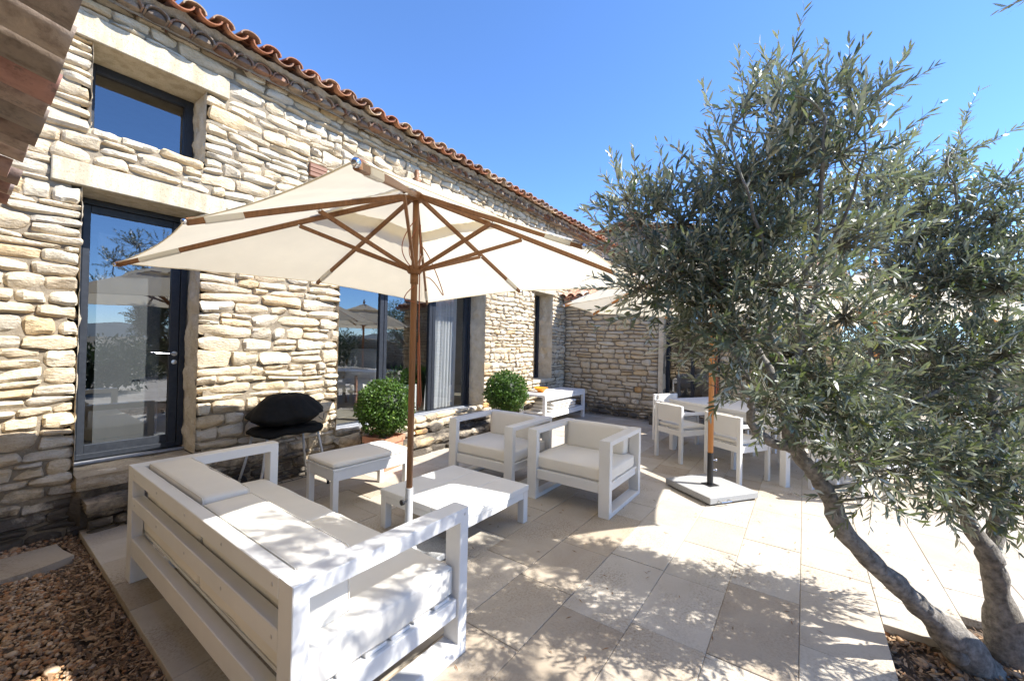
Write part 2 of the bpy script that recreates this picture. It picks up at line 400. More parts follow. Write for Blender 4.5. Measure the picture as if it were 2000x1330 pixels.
# ------------------------------------------------------------------ dry stone walls
UU = np.array([-1, -.965, -.80, -.42, 0, .42, .80, .965, 1.]); VV_ = np.array([-1, -.92, -.52, 0, .52, .92, 1.])
UL = np.array([-1, -.93, -.4, .4, .93, 1.]); VL = np.array([-1, -.88, 0, .88, 1.])
STONE_COLS = np.array([[.61, .535, .42], [.63, .565, .455], [.585, .505, .385], [.64, .585, .485], [.605, .52, .40], [.58, .49, .365], [.58, .53, .45]])
def wobble(x, ph, amp):
    return amp * (np.sin(x * 2.3 + ph[0]) * .5 + np.sin(x * 5.7 + ph[1]) * .32 + np.sin(x * 12.1 + ph[2]) * .22)
def add_stone(mb, quad, D, rng, fmap, hi=True, gap=.006, col=None, rough=1.):
    "quad: (s,z) corners bl, br, tr, tl; fmap(s,z,d) places a vertex d metres proud of the wall face"
    U, V = (UU, VV_) if hi else (UL, VL)
    q = np.array(quad, float); w = np.linalg.norm(q[1] - q[0]); h = (np.linalg.norm(q[3] - q[0]) + np.linalg.norm(q[2] - q[1])) / 2
    if w < .03 or h < .022: return
    q += rng.uniform(-1, 1, (4, 2)) * np.array([min(.016, w * .07), min(.009, h * .08)])
    gap = gap * rng.uniform(.25, 1.1)
    u, v = np.meshgrid(U, V, indexing='ij')
    sq = rng.uniform(.1, .8); sq2 = rng.uniform(.04, .5)
    uu = u * np.sqrt(1 - sq * v ** 4 * .5); vv = v * np.sqrt(1 - sq2 * u ** 6 * .8)
    uu = uu * (1 - 2 * gap / w); vv = vv * (1 - 2 * gap / h)
    a = rng.uniform(0, 6.28, 4); wa = min(.006, h * .05)
    vv = vv + v * np.sin(uu * rng.uniform(2, 6) + a[0]) * wa / h * 2; uu = uu + u * np.sin(vv * rng.uniform(1.5, 4) + a[1]) * min(.03, wa * 1.6 / w * 2)
    s = ((1 - uu) * (1 - vv) * q[0, 0] + (1 + uu) * (1 - vv) * q[1, 0] + (1 + uu) * (1 + vv) * q[2, 0] + (1 - uu) * (1 + vv) * q[3, 0]) / 4
    z = ((1 - uu) * (1 - vv) * q[0, 1] + (1 + uu) * (1 - vv) * q[1, 1] + (1 + uu) * (1 + vv) * q[2, 1] + (1 - uu) * (1 + vv) * q[3, 1]) / 4
    edge = np.clip(1 - np.abs(u), 0, 1) * w / 2; edv = np.clip(1 - np.abs(v), 0, 1) * h / 2
    e = np.minimum(edge, edv); lam = rng.uniform(.002, .007); prof = 1 - np.exp(-e / lam)
    front = (np.abs(u) < .999) & (np.abs(v) < .999)
    prof[~front] = -.25
    d = prof * D * rng.uniform(.8, 1.15) + rng.normal(0, .007)
    d += (u * rng.normal(0, .008) + v * rng.normal(0, .006)) * front
    for _ in range(5):     # chiselled facets
        an = rng.uniform(0, 6.28); c0 = rng.uniform(.15, .85)
        d -= np.clip(u * math.cos(an) + v * math.sin(an) - c0, 0, 2) * rng.uniform(.008, .028) * front
    k = rng.uniform(-40, 40, (5, 2)); ph = rng.uniform(0, 6.28, 5); am = np.array([.0035, .003, .003, .0025, .002]) * rough
    nz = sum(am[i] * np.sin(k[i, 0] * s + 2.2 * k[i, 1] * z + ph[i]) for i in range(5))
    nz = nz + rng.normal(0, .0042 * rough, s.shape)
    d = d + nz * front
    P = fmap(s, z, d)
    nu, nv = s.shape; f = []
    for i in range(nu - 1):
        for j in range(nv - 1): f.append([i * nv + j, (i + 1) * nv + j, (i + 1) * nv + j + 1, i * nv + j + 1])
    if col is None:
        col = STONE_COLS[rng.integers(len(STONE_COLS))] * rng.uniform(.94, 1.06)
        t = rng.random()
        if t < .007: col = np.array([.60, .37, .17]) * rng.uniform(.9, 1.1)
        elif t < .10: col = col * np.array([1.03, .95, .82])
        elif t < .18: col = col * np.array([.9, .9, .92])
    mb.add(P.reshape(-1, 3), f, col)
def stone_wall(mb, s0, s1, z0, z1, openings, fmap, rng, hmin=.07, hmax=.16, wmin=.12, wmax=.5, D=.05, hires=lambda s: True, zcap=None, gap=.0055):
    z = z0; ph0 = rng.uniform(0, 6, 3); prev = (z, ph0, 0.)
    amp = .028
    while z < z1:
        h = rng.uniform(hmin, hmax); ph1 = rng.uniform(0, 6, 3); nz = z + h
        lowf = lambda x, a=prev: a[0] + wobble(x, a[1], a[2])
        top = (nz, ph1, amp); hif = lambda x, a=top: a[0] + wobble(x, a[1], a[2])
        x = s0 - rng.uniform(0, .1)
        brk = sorted([s0, s1] + [e for o in openings if o[2] - .04 < nz and o[3] + .04 > z for e in (o[0], o[1]) if s0 < e < s1])
        for bi in range(len(brk) - 1):
            a, b = brk[bi], brk[bi + 1]
            if b - a < .01: continue
            mid = (a + b) / 2
            obs = [o for o in openings if o[0] <= mid <= o[1] and o[2] - .04 < nz and o[3] + .04 > z]
            x = a
            while x < b - 1e-4:
                hh = hif(x) - lowf(x)
                w = np.clip(rng.gamma(3.2, (wmax - wmin) / 6.5) + wmin, wmin, wmax) * (1.25 if rng.random() < .12 else 1)
                if hh > .13 and rng.random() < .25: w *= .7
                x2 = x + w
                if b - x2 < wmin * .8: x2 = b
                bl, br_, tr, tl = lowf(x), lowf(x2), hif(x2), hif(x)
                if zcap is not None:
                    cap = zcap(np.array([x, x2])); tl = min(tl, cap[0]); tr = min(tr, cap[1])
                pieces = [(bl, br_, tr, tl)]
                for o in obs:
                    new = []
                    for (p0, p1, p2, p3) in pieces:
                        m0, m1 = (p0 + p1) / 2, (p2 + p3) / 2
                        if m1 <= o[2] or m0 >= o[3]: 
                            new.append((max(p0, o[3]) if m0 >= o[3] else p0, max(p1, o[3]) if m0 >= o[3] else p1, min(p2, o[2]) if m1 <= o[2] else p2, min(p3, o[2]) if m1 <= o[2] else p3)); continue
                        if m0 < o[2] - .03: new.append((p0, p1, min(p2, o[2]), min(p3, o[2])))
                        if m1 > o[3] + .03: new.append((max(p0, o[3]), max(p1, o[3]), p2, p3))
                    pieces = new
                for (p0, p1, p2, p3) in pieces:
                    hres = hires(x)
                    t = rng.random(); hm = ((p2 - p1) + (p3 - p0)) / 2
                    if hm > .115 and t < .34:      # split this place into two thin stones
                        fr = rng.uniform(.35, .65); qa = p0 + (p3 - p0) * fr; qb = p1 + (p2 - p1) * (fr + rng.uniform(-.1, .1))
                        add_stone(mb, [(x, p0), (x2, p1), (x2, qb), (x, qa)], D, rng, fmap, hres, gap)
                        if rng.random() < .5 and x2 - x > .26:
                            xm = x + (x2 - x) * rng.uniform(.35, .65); qm = (qa + qb) / 2; pm = (p2 + p3) / 2
                            add_stone(mb, [(x, qa), (xm, qm), (xm, pm), (x, p3)], D, rng, fmap, hres, gap)
                            add_stone(mb, [(xm, qm), (x2, qb), (x2, p2), (xm, pm)], D, rng, fmap, hres, gap)
                        else: add_stone(mb, [(x, qa), (x2, qb), (x2, p2), (x, p3)], D, rng, fmap, hres, gap)
                    else:
                        add_stone(mb, [(x, p0), (x2, p1), (x2, p2), (x, p3)], D, rng, fmap, hres, gap)
                x = x2
        prev = top; z = nz
def slab_with_holes(mb, s0, s1, z0, z1, holes, fmap, d0, d1, c=None):
    "a wall body (from depth d0 to d1) cut by rectangular openings"
    xs = sorted(set([s0, s1] + [h[i] for h in holes for i in (0, 1)])); zs = sorted(set([z0, z1] + [h[i] for h in holes for i in (2, 3)]))
    for i in range(len(xs) - 1):
        for j in range(len(zs) - 1):
            mx, mz = (xs[i] + xs[i + 1]) / 2, (zs[j] + zs[j + 1]) / 2
            if any(h[0] < mx < h[1] and h[2] < mz < h[3] for h in holes): continue
            s = np.array([xs[i], xs[i + 1]] * 4); z = np.array([zs[j], zs[j], zs[j + 1], zs[j + 1]] * 2)
            s = np.array([xs[i], xs[i + 1], xs[i + 1], xs[i]] * 2); d = np.array([d0] * 4 + [d1] * 4)
            P = fmap(s, z, d)
            f = [[0, 1, 2, 3], [7, 6, 5, 4]]
            nb = lambda a, b: any(h[0] < a < h[1] and h[2] < b < h[3] for h in holes)
            eps = 1e-3
            if i == 0 or nb(xs[i] - eps, mz): f.append([0, 3, 7, 4])
            if i == len(xs) - 2 or nb(xs[i + 1] + eps, mz): f.append([1, 5, 6, 2])
            if j == 0 or nb(mx, zs[j] - eps): f.append([0, 4, 5, 1])
            if j == len(zs) - 2 or nb(mx, zs[j + 1] + eps): f.append([3, 2, 6, 7])
            mb.add(P, f, c)
def rough_panel(mb, p00, p10, p11, p01, nrm, nu, nv, amp, rng, c=None, pin=True):
    "a lumpy rendered surface between four corners"
    p00, p10, p11, p01, nrm = [np.array(p, float) for p in (p00, p10, p11, p01, nrm)]
    u, v = np.meshgrid(np.linspace(0, 1, nu), np.linspace(0, 1, nv), indexing='ij')
    P = ((1 - u) * (1 - v))[..., None] * p00 + (u * (1 - v))[..., None] * p10 + (u * v)[..., None] * p11 + ((1 - u) * v)[..., None] * p01
    n = rng.normal(0, 1, (nu, nv)); 
    for _ in range(2):
        n = (n + np.roll(n, 1, 0) + np.roll(n, -1, 0) + np.roll(n, 1, 1) + np.roll(n, -1, 1)) / 3
    if pin: n[0, :] = n[-1, :] = 0; n[:, 0] = n[:, -1] = 0
    P = P + (n * amp)[..., None] * nrm
    f = []
    for i in range(nu - 1):
        for j in range(nv - 1): f.append([i * nv + j, (i + 1) * nv + j, (i + 1) * nv + j + 1, i * nv + j + 1])
    mb.add(P.reshape(-1, 3), f, c)

# ------------------------------------------------------------------ roof tiles
TILE_COLS = np.array([[.38, .16, .085], [.43, .21, .12], [.35, .15, .085], [.46, .29, .19], [.32, .19, .13], [.40, .25, .17], [.49, .36, .24], [.36, .27, .21]])
def canal_tile(mb, base, dirv, side, up, L, r0, r1, th=.013, n=9, arch=1, c=None, depth=.82):
    "half pipe from base along dirv; arch=1 humps up, -1 hollows up"
    base, dirv, side, up = [np.array(a, float) for a in (base, dirv, side, up)]
    V = []
    for l, r in ((0, r0), (L, r1)):
        for rr in (r, r - th):
            for k in range(n):
                a = math.pi * k / (n - 1)
                V.append(base + dirv * l + side * (rr * math.cos(a)) + up * (arch * rr * math.sin(a) * depth))
    f = []
    o0, i0, o1, i1 = 0, n, 2 * n, 3 * n
    for k in range(n - 1):
        f += [[o0 + k, o0 + k + 1, o1 + k + 1, o1 + k], [i0 + k + 1, i0 + k, i1 + k, i1 + k + 1], [o0 + k + 1, o0 + k, i0 + k, i0 + k + 1], [o1 + k, o1 + k + 1, i1 + k + 1, i1 + k]]
    f += [[o0, o1, i1, i0], [o0 + n - 1, i0 + n - 1, i1 + n - 1, o1 + n - 1]]
    mb.add(np.array(V), f, c)
def tcol(rng, dark=1.): return TILE_COLS[rng.integers(len(TILE_COLS))] * rng.uniform(.85, 1.15) * dark
# ================================================================== THE GROUND
def structure(o): o['kind'] = 'structure'; return o
g = MB(); g.box(-2500, 2500, -2500, 2500, -.6, -.08, .001); structure(g.build('ground', M_FIELD))
# terrace: travertine pavers laid in rows of 36 cm, one mesh
PX0 = .575; BED = (0.9, 2.95, -2.2, -.345)        # planting bed of the olive tree, left open
pv = MB(); prng = np.random.default_rng(3)
PCOLS = np.array([[.565, .51, .435], [.58, .53, .455], [.55, .49, .41], [.54, .48, .405], [.575, .525, .455], [.60, .55, .48]])
row = -34
while True:
    y0 = .004 + row * .36; y1 = y0 + .36
    if y0 > 4.3: break
    y1 = min(y1, 4.38)
    x = PX0; xe = 8.0 if y0 > -.5 else 13.5
    if -.01 < y0 < .1: cuts = [2.14, 2.87, 3.60, 4.33, 5.06]
    elif -.37 < y0 < -.3: cuts = [3.05, 3.78, 4.5, 5.2]
    else: cuts = []
    first = True
    while x < xe - .01:
        w = [.72, .54, .36, .72, .6][prng.integers(5)] if not first else prng.uniform(.18, .5)
        nxt = [c_ for c_ in cuts if c_ > x + .2]
        if nxt and x + w > nxt[0] - .2: w = nxt[0] - x
        first = False; x2 = min(x + w, xe)
        segs = [(x, x2, y0, y1)]
        bx0, bx1, by0, by1 = BED
        if y0 < -1.0 and y1 > by0 + .05: bx1 = 3.31
        if y0 < by1 - .05 and y1 > by0 + .05:
            segs = []
            if x < bx0: segs.append((x, min(x2, bx0), y0, y1))
            if x2 > bx1: segs.append((max(x, bx1), x2, y0, y1))
        for (a, b_, c_, d_) in segs:
            if b_ - a < .02: continue
            col = PCOLS[prng.integers(len(PCOLS))] * prng.uniform(.96, 1.04)
            t = prng.random()
            if t < (.3 if x < 1.5 else .05): col = col * np.array([.86, .82, .77])
            elif t < .25: col = col * np.array([.93, .90, .86])
            tz = prng.normal(0, .0009)
            pv.box(a + .0014, b_ - .0014, c_ + .0014, d_ - .0014, -.045, tz, .002, col * np.array([.84, .84, .83]))
        x = x2
    row += 1
tr = structure(pv.build('terrace', M_PAVER))
gr = MB()
for (a, b_, c_, d_) in ((PX0 + .004, BED[0] - .004, -12.2, 4.38), (BED[0], 13.4, BED[3] + .004, 4.38), (BED[1] + .004, 13.4, -.714, BED[3] + .004), (3.314, 13.4, -12.2, -.714), (BED[0], BED[1], -12.2, BED[2] - .004)):
    gr.box(a, b_, c_, d_, -.072, -.0045, .0005)
structure(gr.build('terrace_bedding', M_GROUT))

# soil under gravel and in the planting bed
s_ = MB(); srng = np.random.default_rng(5)
rough_panel(s_, (-1.2, -3, -.07), (.575, -3, -.07), (.575, 4.6, -.07), (-1.2, 4.6, -.07), (0, 0, 1), 30, 90, .012, srng)
structure(s_.build('gravel_path', M_SOIL, None, True))
s_ = MB(); rough_panel(s_, (BED[0], BED[2], -.06), (3.31, BED[2], -.06), (3.31, BED[3], -.06), (BED[0], BED[3], -.06), (0, 0, 1), 44, 40, .012, srng)
structure(s_.build('planting_bed_soil', M_SOIL, None, True))
s_ = MB(); rough_panel(s_, (8.0, .3, -.03), (8.35, .3, -.03), (8.35, 4.4, -.03), (8.0, 4.4, -.03), (0, 0, 1), 8, 60, .008, srng)
structure(s_.build('gravel_strip_soil', M_SOIL, None, True))
# pebbles
def ico():
    t = (1 + 5 ** .5) / 2
    v = np.array([[-1, t, 0], [1, t, 0], [-1, -t, 0], [1, -t, 0], [0, -1, t], [0, 1, t], [0, -1, -t], [0, 1, -t], [t, 0, -1], [t, 0, 1], [-t, 0, -1], [-t, 0, 1]]) / math.sqrt(1 + t * t)
    f = [[0, 11, 5], [0, 5, 1], [0, 1, 7], [0, 7, 10], [0, 10, 11], [1, 5, 9], [5, 11, 4], [11, 10, 2], [10, 7, 6], [7, 1, 8], [3, 9, 4], [3, 4, 2], [3, 2, 6], [3, 6, 8], [3, 8, 9], [4, 9, 5], [2, 4, 11], [6, 2, 10], [8, 6, 7], [9, 8, 1]]
    # one subdivision
    vs = [tuple(x) for x in v]; cache = {}; nf = []
    def midp(a, b):
        k = (min(a, b), max(a, b))
        if k not in cache:
            m = (np.array(vs[a]) + np.array(vs[b])); m /= np.linalg.norm(m); vs.append(tuple(m)); cache[k] = len(vs) - 1
        return cache[k]
    for a, b, c in f:
        x, y, z = midp(a, b), midp(b, c), midp(c, a); nf += [[a, x, z], [b, y, x], [c, z, y], [x, y, z]]
    return np.array(vs), nf
IV, IF = ico()
PEB = np.array([1.1, .95, .82]) * np.array([[.36, .25, .15], [.42, .32, .21], [.27, .19, .12], [.45, .37, .27], [.36, .20, .10], [.22, .18, .14], [.50, .43, .34], [.40, .26, .15]])
def pebbles(mb, n, region, size, rng, z=-.055, dens=None):
    c = 0; tries = 0
    while c < n and tries < n * 6:
        tries += 1
        x = rng.uniform(region[0], region[1]); y = rng.uniform(region[2], region[3])
        if dens is not None and rng.random() > dens(x, y): continue
        c += 1
        s = size * rng.lognormal(0, .33); sc = np.array([1, rng.uniform(.6, .95), rng.uniform(.4, .7)]) * s
        a = rng.uniform(0, 6.28); ti = rng.normal(0, .3)
        P = IV * sc * (1 + rng.normal(0, .06, (len(IV), 1)))
        ca, sa = math.cos(a), math.sin(a); ct, st = math.cos(ti), math.sin(ti)
        P = np.stack([P[:, 0] * ct - P[:, 2] * st, P[:, 1], P[:, 0] * st + P[:, 2] * ct], 1)
        P = np.stack([P[:, 0] * ca - P[:, 1] * sa, P[:, 0] * sa + P[:, 1] * ca, P[:, 2]], 1)
        mb.add(P + np.array([x, y, z + rng.uniform(0, .012)]), IF, PEB[rng.integers(len(PEB))] * rng.uniform(.75, 1.15))
def chips(mb, n, region, rng, z=-.05, dens=None, L=.028):
    c = 0; tries = 0
    while c < n and tries < n * 8:
        tries += 1
        x = rng.uniform(region[0], region[1]); y = rng.uniform(region[2], region[3])
        if dens is not None and rng.random() > dens(x, y): continue
        c += 1
        l = L * rng.lognormal(0, .4); w = l * rng.uniform(.12, .35); t = .0018
        V = np.array([[-l, -w, 0], [-l * .6, w, t], [l, w * .6, 0], [l * .8, -w, t * 2], [0, 0, rng.uniform(.002, .006)]]) * .5
        a = rng.uniform(0, 6.28); b = rng.normal(0, .35)
        Rm = np.array(Matrix.Rotation(a, 3, 'Z') @ Matrix.Rotation(b, 3, 'Y'))
        mb.add(V @ Rm.T + np.array([x, y, z + rng.uniform(0, .014)]), [[0, 3, 4], [3, 2, 4], [2, 1, 4], [1, 0, 4]], np.array([[.2, .12, .07], [.30, .19, .11], [.13, .085, .055], [.38, .26, .16]][rng.integers(4)]) * rng.uniform(.8, 1.2))
FLAG = (.0, .50, 3.86, 4.27)
inflag = lambda x, y: FLAG[0] < x < FLAG[1] + (y - 4.0) * -.05 and FLAG[2] < y < FLAG[3]
p = MB(); r_ = np.random.default_rng(21)
edge = lambda x, y: 0. if inflag(x, y) else (1. if x < .40 - .03 * math.sin(y * 5) else .28)
pebbles(p, 8200, (-.25, .57, 1.8, 4.48), .0098, r_, -.055, edge)
pebbles(p, 40, (-.2, .56, 1.8, 4.45), .017, r_, -.05, edge)
tag(p.build('gravel', M_PEBBLE, None, True), kind='stuff')
p = MB(); chips(p, 2600, (.25, .572, 1.7, 4.4), r_, -.048, lambda x, y: 0 if inflag(x, y) else max(0., (x - .30) / .27) ** 1.3 + .03)
tag(p.build('bark_mulch', M_BARK_CHIP), kind='stuff')
p = MB(); chips(p, 3000, (1.9, 3.3, -1.5, BED[3] - .01), r_, -.045, lambda x, y: 1. if x < BED[1] or y < -.73 else 0., .032)
tag(p.build('bark_mulch', M_BARK_CHIP), kind='stuff')
p = MB(); pebbles(p, 650, (1.9, BED[1], -1.2, BED[3] - .01), .013, r_, -.05)
pebbles(p, 700, (8.0, 8.3, 1.0, 4.35), .014, r_, -.025)
tag(p.build('gravel', M_PEBBLE, None, True), kind='stuff')
# flagstone in the gravel
p = MB(); V = np.array([[-.02, 3.9], [.19, 3.88], [.36, 3.90], [.505, 3.96], [.47, 4.12], [.455, 4.27], [.25, 4.25], [.0, 4.24]]); n = len(V)
top = np.c_[V * 1, np.full(n, -.022)]; bot = np.c_[V + (V - V.mean(0)) * .02, np.full(n, -.075)]
p.add(np.r_[top, bot], [list(range(n))] + [[i + n, (i + 1) % n + n, (i + 1) % n, i] for i in range(n)], (.43, .37, .29))
o = p.build('stepping_stone', M_PAVER); tag(o, 'flat beige flagstone set in the gravel by the wall corner', 'flagstone')
# dry leaves on the terrace
p = MB(); r_ = np.random.default_rng(8)
for _ in range(420):
    x, y = r_.uniform(1.2, 6.5), r_.uniform(-2.5, 2.6)
    l = r_.uniform(.02, .035); a = r_.uniform(0, 6.28); w = .004
    V = np.array([[-l, 0, .002], [0, w, .006], [l, 0, .003], [0, -w, .004]]) / 1.4
    ca, sa = math.cos(a), math.sin(a)
    V = np.stack([V[:, 0] * ca - V[:, 1] * sa + x, V[:, 0] * sa + V[:, 1] * ca + y, V[:, 2] + .002], 1)
    p.add(V, [[0, 3, 2, 1]], np.array([.25, .14, .07]) * r_.uniform(.7, 1.4))
tag(p.build('fallen_leaves', M_BARK_CHIP), kind='stuff')

# ================================================================== MAIN HOUSE
YW = 4.49; YF = 4.80
fm = lambda s, z, d: np.stack([np.asarray(s, float), YW - np.asarray(d, float), np.asarray(z, float)], -1)
OPEN = dict(win1=(.585, 1.315, 3.07, 3.715), door=(.552, 1.302, .40, 2.585), big=(2.665, 5.37, .33, 2.45), small=(6.93, 7.66, .74, 2.55))
LINT = dict(win1=(.44, 1.485, 3.717, 3.902), door=(.39, 1.485, 2.588, 2.762), big=(2.4, 5.62, 2.452, 2.64), small=(6.83, 7.76, 2.552, 2.70))
VENT = (2.27, 2.475, 3.28, 3.425)
house = tag(empty('stone_house', (4, 4.6, 0)), 'long farmhouse of cream dry stone with dark framed windows and tiled eave', 'house')
house.location = (0, 0, 0)
wb = MB(); slab_with_holes(wb, -1.2, 12.6, -.1, 4.12, [(o[0] - .055, o[1] + .055, o[2] - .055, o[3] + .055) for o in OPEN.values()], fm, 0, -.5)
wb.build('wall_core', M_MORTAR, house)
ws = MB(); rng = np.random.default_rng(17)
stone_wall(ws, -.25, 2.665, -.08, 4.085, [OPEN['win1'], OPEN['door'], LINT['win1'], LINT['door'], VENT], fm, rng, .052, .138, .10, .44, .036, gap=.0026)
stone_wall(ws, 2.665, 5.37, 2.3, 4.085, [LINT['big'], OPEN['big']], fm, rng, .05, .12, .09, .34, .034, gap=.0026)
stone_wall(ws, 2.665, 5.37, -.08, .33, [], fm, rng, .07, .12, .12, .42, .045)
stone_wall(ws, 5.37, 8.3, -.08, 4.085, [OPEN['small'], LINT['small'], LINT['big']], fm, rng, .05, .12, .08, .30, .034, gap=.0026, hires=lambda s: s < 7)
stone_wall(ws, 8.3, 12.6, 2.4, 4.085, [], fm, rng, .06, .14, .10, .38, .045, hires=lambda s: False)
ws.build('stone_facing', M_STONE, house, angle=32)
for k, l in LINT.items():
    m = MB(); m.box(l[0], l[1], 4.438, YF + .02, l[2], l[3], .006)
    m.build('lintel', M_LIME, house)
jr = np.random.default_rng(4)
for k, o in OPEN.items():
    nz_ = max(8, int((o[3] - o[2]) / .07))
    m = MB(); rough_panel(m, (o[1], 4.462, o[2]), (o[1], YF + .06, o[2]), (o[1], YF + .06, o[3]), (o[1], 4.462, o[3]), (-1, 0, 0), 12, nz_ * 2, .011, jr); m.build('jamb', M_RENDER, house, True)
    m = MB(); rough_panel(m, (o[0], YF + .06, o[2]), (o[0], 4.462, o[2]), (o[0], 4.462, o[3]), (o[0], YF + .06, o[3]), (1, 0, 0), 12, nz_ * 2, .011, jr)
    m.build('jamb', M_RENDER, house, True)
# sills
m = MB(); m.box(.54, 1.31, 4.50, YF + .03, 3.0, 3.062, .01); m.build('window_sill', M_LIME, house)
m = MB(); m.box(6.9, 7.69, 4.44, YF + .03, .665, .735, .01); m.build('window_sill', M_RENDER, house)
def framed(name, x0, x1, z0, z1, fw, fd=.06, y=YF, parent=house, bottom=None):
    m = MB(); b = bottom or fw
    m.box(x0, x0 + fw, y, y + fd, z0, z1); m.box(x1 - fw, x1, y, y + fd, z0, z1)
    m.box(x0 + fw, x1 - fw, y + .001, y + fd - .001, z1 - fw, z1); m.box(x0 + fw, x1 - fw, y + .001, y + fd - .001, z0, z0 + b)
    return m.build(name, M_FRAME, parent)
def pane(x0, x1, z0, z1, y, parent, name='pane'):
    m = MB(); m.add([[x0, y, z0], [x1, y, z0], [x1, y, z1], [x0, y, z1]], [[0, 1, 2, 3]]); return m.build(name, M_GLASS, parent)
# upper window
f = framed('window', .587, 1.313, 3.064, 3.714, .06); pane(.645, 1.256, 3.12, 3.656, YF + .03, f)
m = MB(); m.box(.645, 1.256, YF + .008, YF + .05, 3.645, 3.657, .002); m.box(1.243, 1.256, YF + .008, YF + .05, 3.12, 3.645, .002); m.build('glazing_bead', M_BLACKMET, f)
# glazed door
d = framed('door', .555, 1.30, .43, 2.583, .045, .075)
m = MB(); m.box(.603, .648, YF + .014, YF + .062, .44, 2.535); m.box(1.186, 1.252, YF + .014, YF + .062, .44, 2.535); m.box(.648, 1.186, YF + .016, YF + .06, 2.475, 2.535)
m.box(.648, 1.186, YF + .016, YF + .06, .44, .545); m.build('door_leaf', M_FRAME, d)
pane(.648, 1.186, .545, 2.475, YF + .035, d)
m = MB(); m.bar((1.222, YF + .015, 1.30), (1.222, YF - .045, 1.30), .016, .016); m.tube([(1.222, YF - .045, 1.30), (1.16, YF - .052, 1.302), (1.075, YF - .05, 1.305)], [.008, .007, .0065], 8)
m.lathe([(.0, 0), (.022, 0), (.022, .006), (.0, .007)], 16)
hv = m.v[-1]; m.v[-1] = np.stack([hv[:, 0] + 1.222, YF + .014 - hv[:, 2], hv[:, 1] + 1.30], 1); m.build('handle', M_STEEL, d)
m = MB(); m.lathe([(.0, 0), (.021, 0), (.021, .006), (.0, .008)], 16); hv = m.v[-1]; m.v[-1] = np.stack([hv[:, 0] + 1.222, YF + .014 - hv[:, 2], hv[:, 1] + 1.222], 1); m.build('lock', M_STEEL, d)
m = MB(); m.box(.55, 1.302, YF - .045, YF + .075, .398, .416, .004); m.build('threshold', M_SILLMET, d)
# big sliding window
b0, b1, c0, c1 = 2.668, 5.367, .335, 2.448
f = framed('window', b0, b1, c0, c1, .055, .09, bottom=.045)
m = MB()
for (xa, xb) in ((3.49, 3.555), (3.562, 3.615), (4.41, 4.475), (4.482, 4.545), (5.235, 5.305), (2.725, 2.775)):
    m.box(xa, xb, YF + .012, YF + .075, c0 + .046, c1 - .056)
m.build('mullion', M_FRAME, f)
for (xa, xb) in ((2.775, 3.49), (3.615, 4.41), (4.545, 5.235)):
    pane(xa, xb, c0 + .045, c1 - .055, YF + .04, f)
m = MB(); m.box(b0, b1, YF - .07, YF - .002, c0 - .03, c0 + .022, .004); m.box(b0, b1, YF - .03, YF - .004, c0 + .023, c0 + .04, .003); m.build('track', M_SILLMET, f)
# narrow window
f = framed('window', 6.932, 7.658, .742, 2.548, .06); pane(6.99, 7.6, .80, 2.49, YF + .03, f)
m = MB(); m.box(7.27, 7.32, YF + .006, YF + .055, .80, 2.49); m.build('mullion', M_FRAME, f)
# little wooden vent
m = MB()
for i in range(3): m.box(VENT[0] + .004, VENT[1] - .004, 4.45, 4.49, VENT[2] + .004 + i * .047, VENT[2] + .047 + i * .047, .004)
m.build('wooden_vent', M_OLDWOOD, house)
# rooms behind the glass
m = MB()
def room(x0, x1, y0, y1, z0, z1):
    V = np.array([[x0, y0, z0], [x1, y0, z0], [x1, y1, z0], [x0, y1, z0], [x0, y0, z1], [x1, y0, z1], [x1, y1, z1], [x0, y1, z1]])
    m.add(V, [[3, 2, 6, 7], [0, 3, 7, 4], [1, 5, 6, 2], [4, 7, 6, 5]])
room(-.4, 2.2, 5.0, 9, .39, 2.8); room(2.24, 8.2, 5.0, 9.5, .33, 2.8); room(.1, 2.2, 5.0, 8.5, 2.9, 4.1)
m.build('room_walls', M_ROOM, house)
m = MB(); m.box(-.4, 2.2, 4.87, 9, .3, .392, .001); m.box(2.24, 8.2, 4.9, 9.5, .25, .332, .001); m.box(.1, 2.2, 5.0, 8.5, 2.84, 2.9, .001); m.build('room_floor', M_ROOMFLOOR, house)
# genoise and roof
roof = MB(); gen = MB(); mor = MB(); tr_ = np.random.default_rng(31)
x = -1.
while x < 12.5:
    gy = 4.305 + tr_.normal(0, .008); gz = 4.078 + tr_.normal(0, .004); gc = tcol(tr_, .72) * .7 + .06
    canal_tile(gen, (x, gy, gz), (0, 1, .0), (1, 0, 0), (0, 0, 1), .25, .080, .074, .014, 11, 1, gc)
    # mortar dome filling the hollow of the tile
    a = np.linspace(0, math.pi, 11); dp = tr_.uniform(.01, .05); mc = (np.array([.27, .22, .175]) if tr_.random() < .5 else gc * .85) * tr_.uniform(.7, 1.1)
    V = []; f = []; nb = 22
    ring = [(.066 * math.cos(t), .054 * math.sin(t)) for t in a] + [(.066 * math.cos(t), .012 * math.sin(t)) for t in np.linspace(math.pi, 2 * math.pi, 13)[1:-1]]
    for (yy, sc_) in ((.14, 1.), (dp + .03, 1.), (dp + .006, .96), (dp - .012, .8), (dp - .02, .5), (dp - .023, .1)):
        V += [[x + p_[0] * sc_, gy + yy, gz - .002 + p_[1] * sc_ - (1 - sc_) * .012] for p_ in ring]
    for q in range(5):
        for i in range(nb): f.append([q * nb + i, q * nb + (i + 1) % nb, (q + 1) * nb + (i + 1) % nb, (q + 1) * nb + i])
    f.append([5 * nb + i for i in range(nb)])
    gen.add(V, f, mc)
    x += .160 + tr_.normal(0, .003)
rough_panel(mor, (-1.1, 4.255, 4.165), (12.6, 4.255, 4.165), (12.6, 4.36, 4.122), (-1.1, 4.36, 4.122), (0, .3, 1), 520, 7, .014, tr_, None, False)
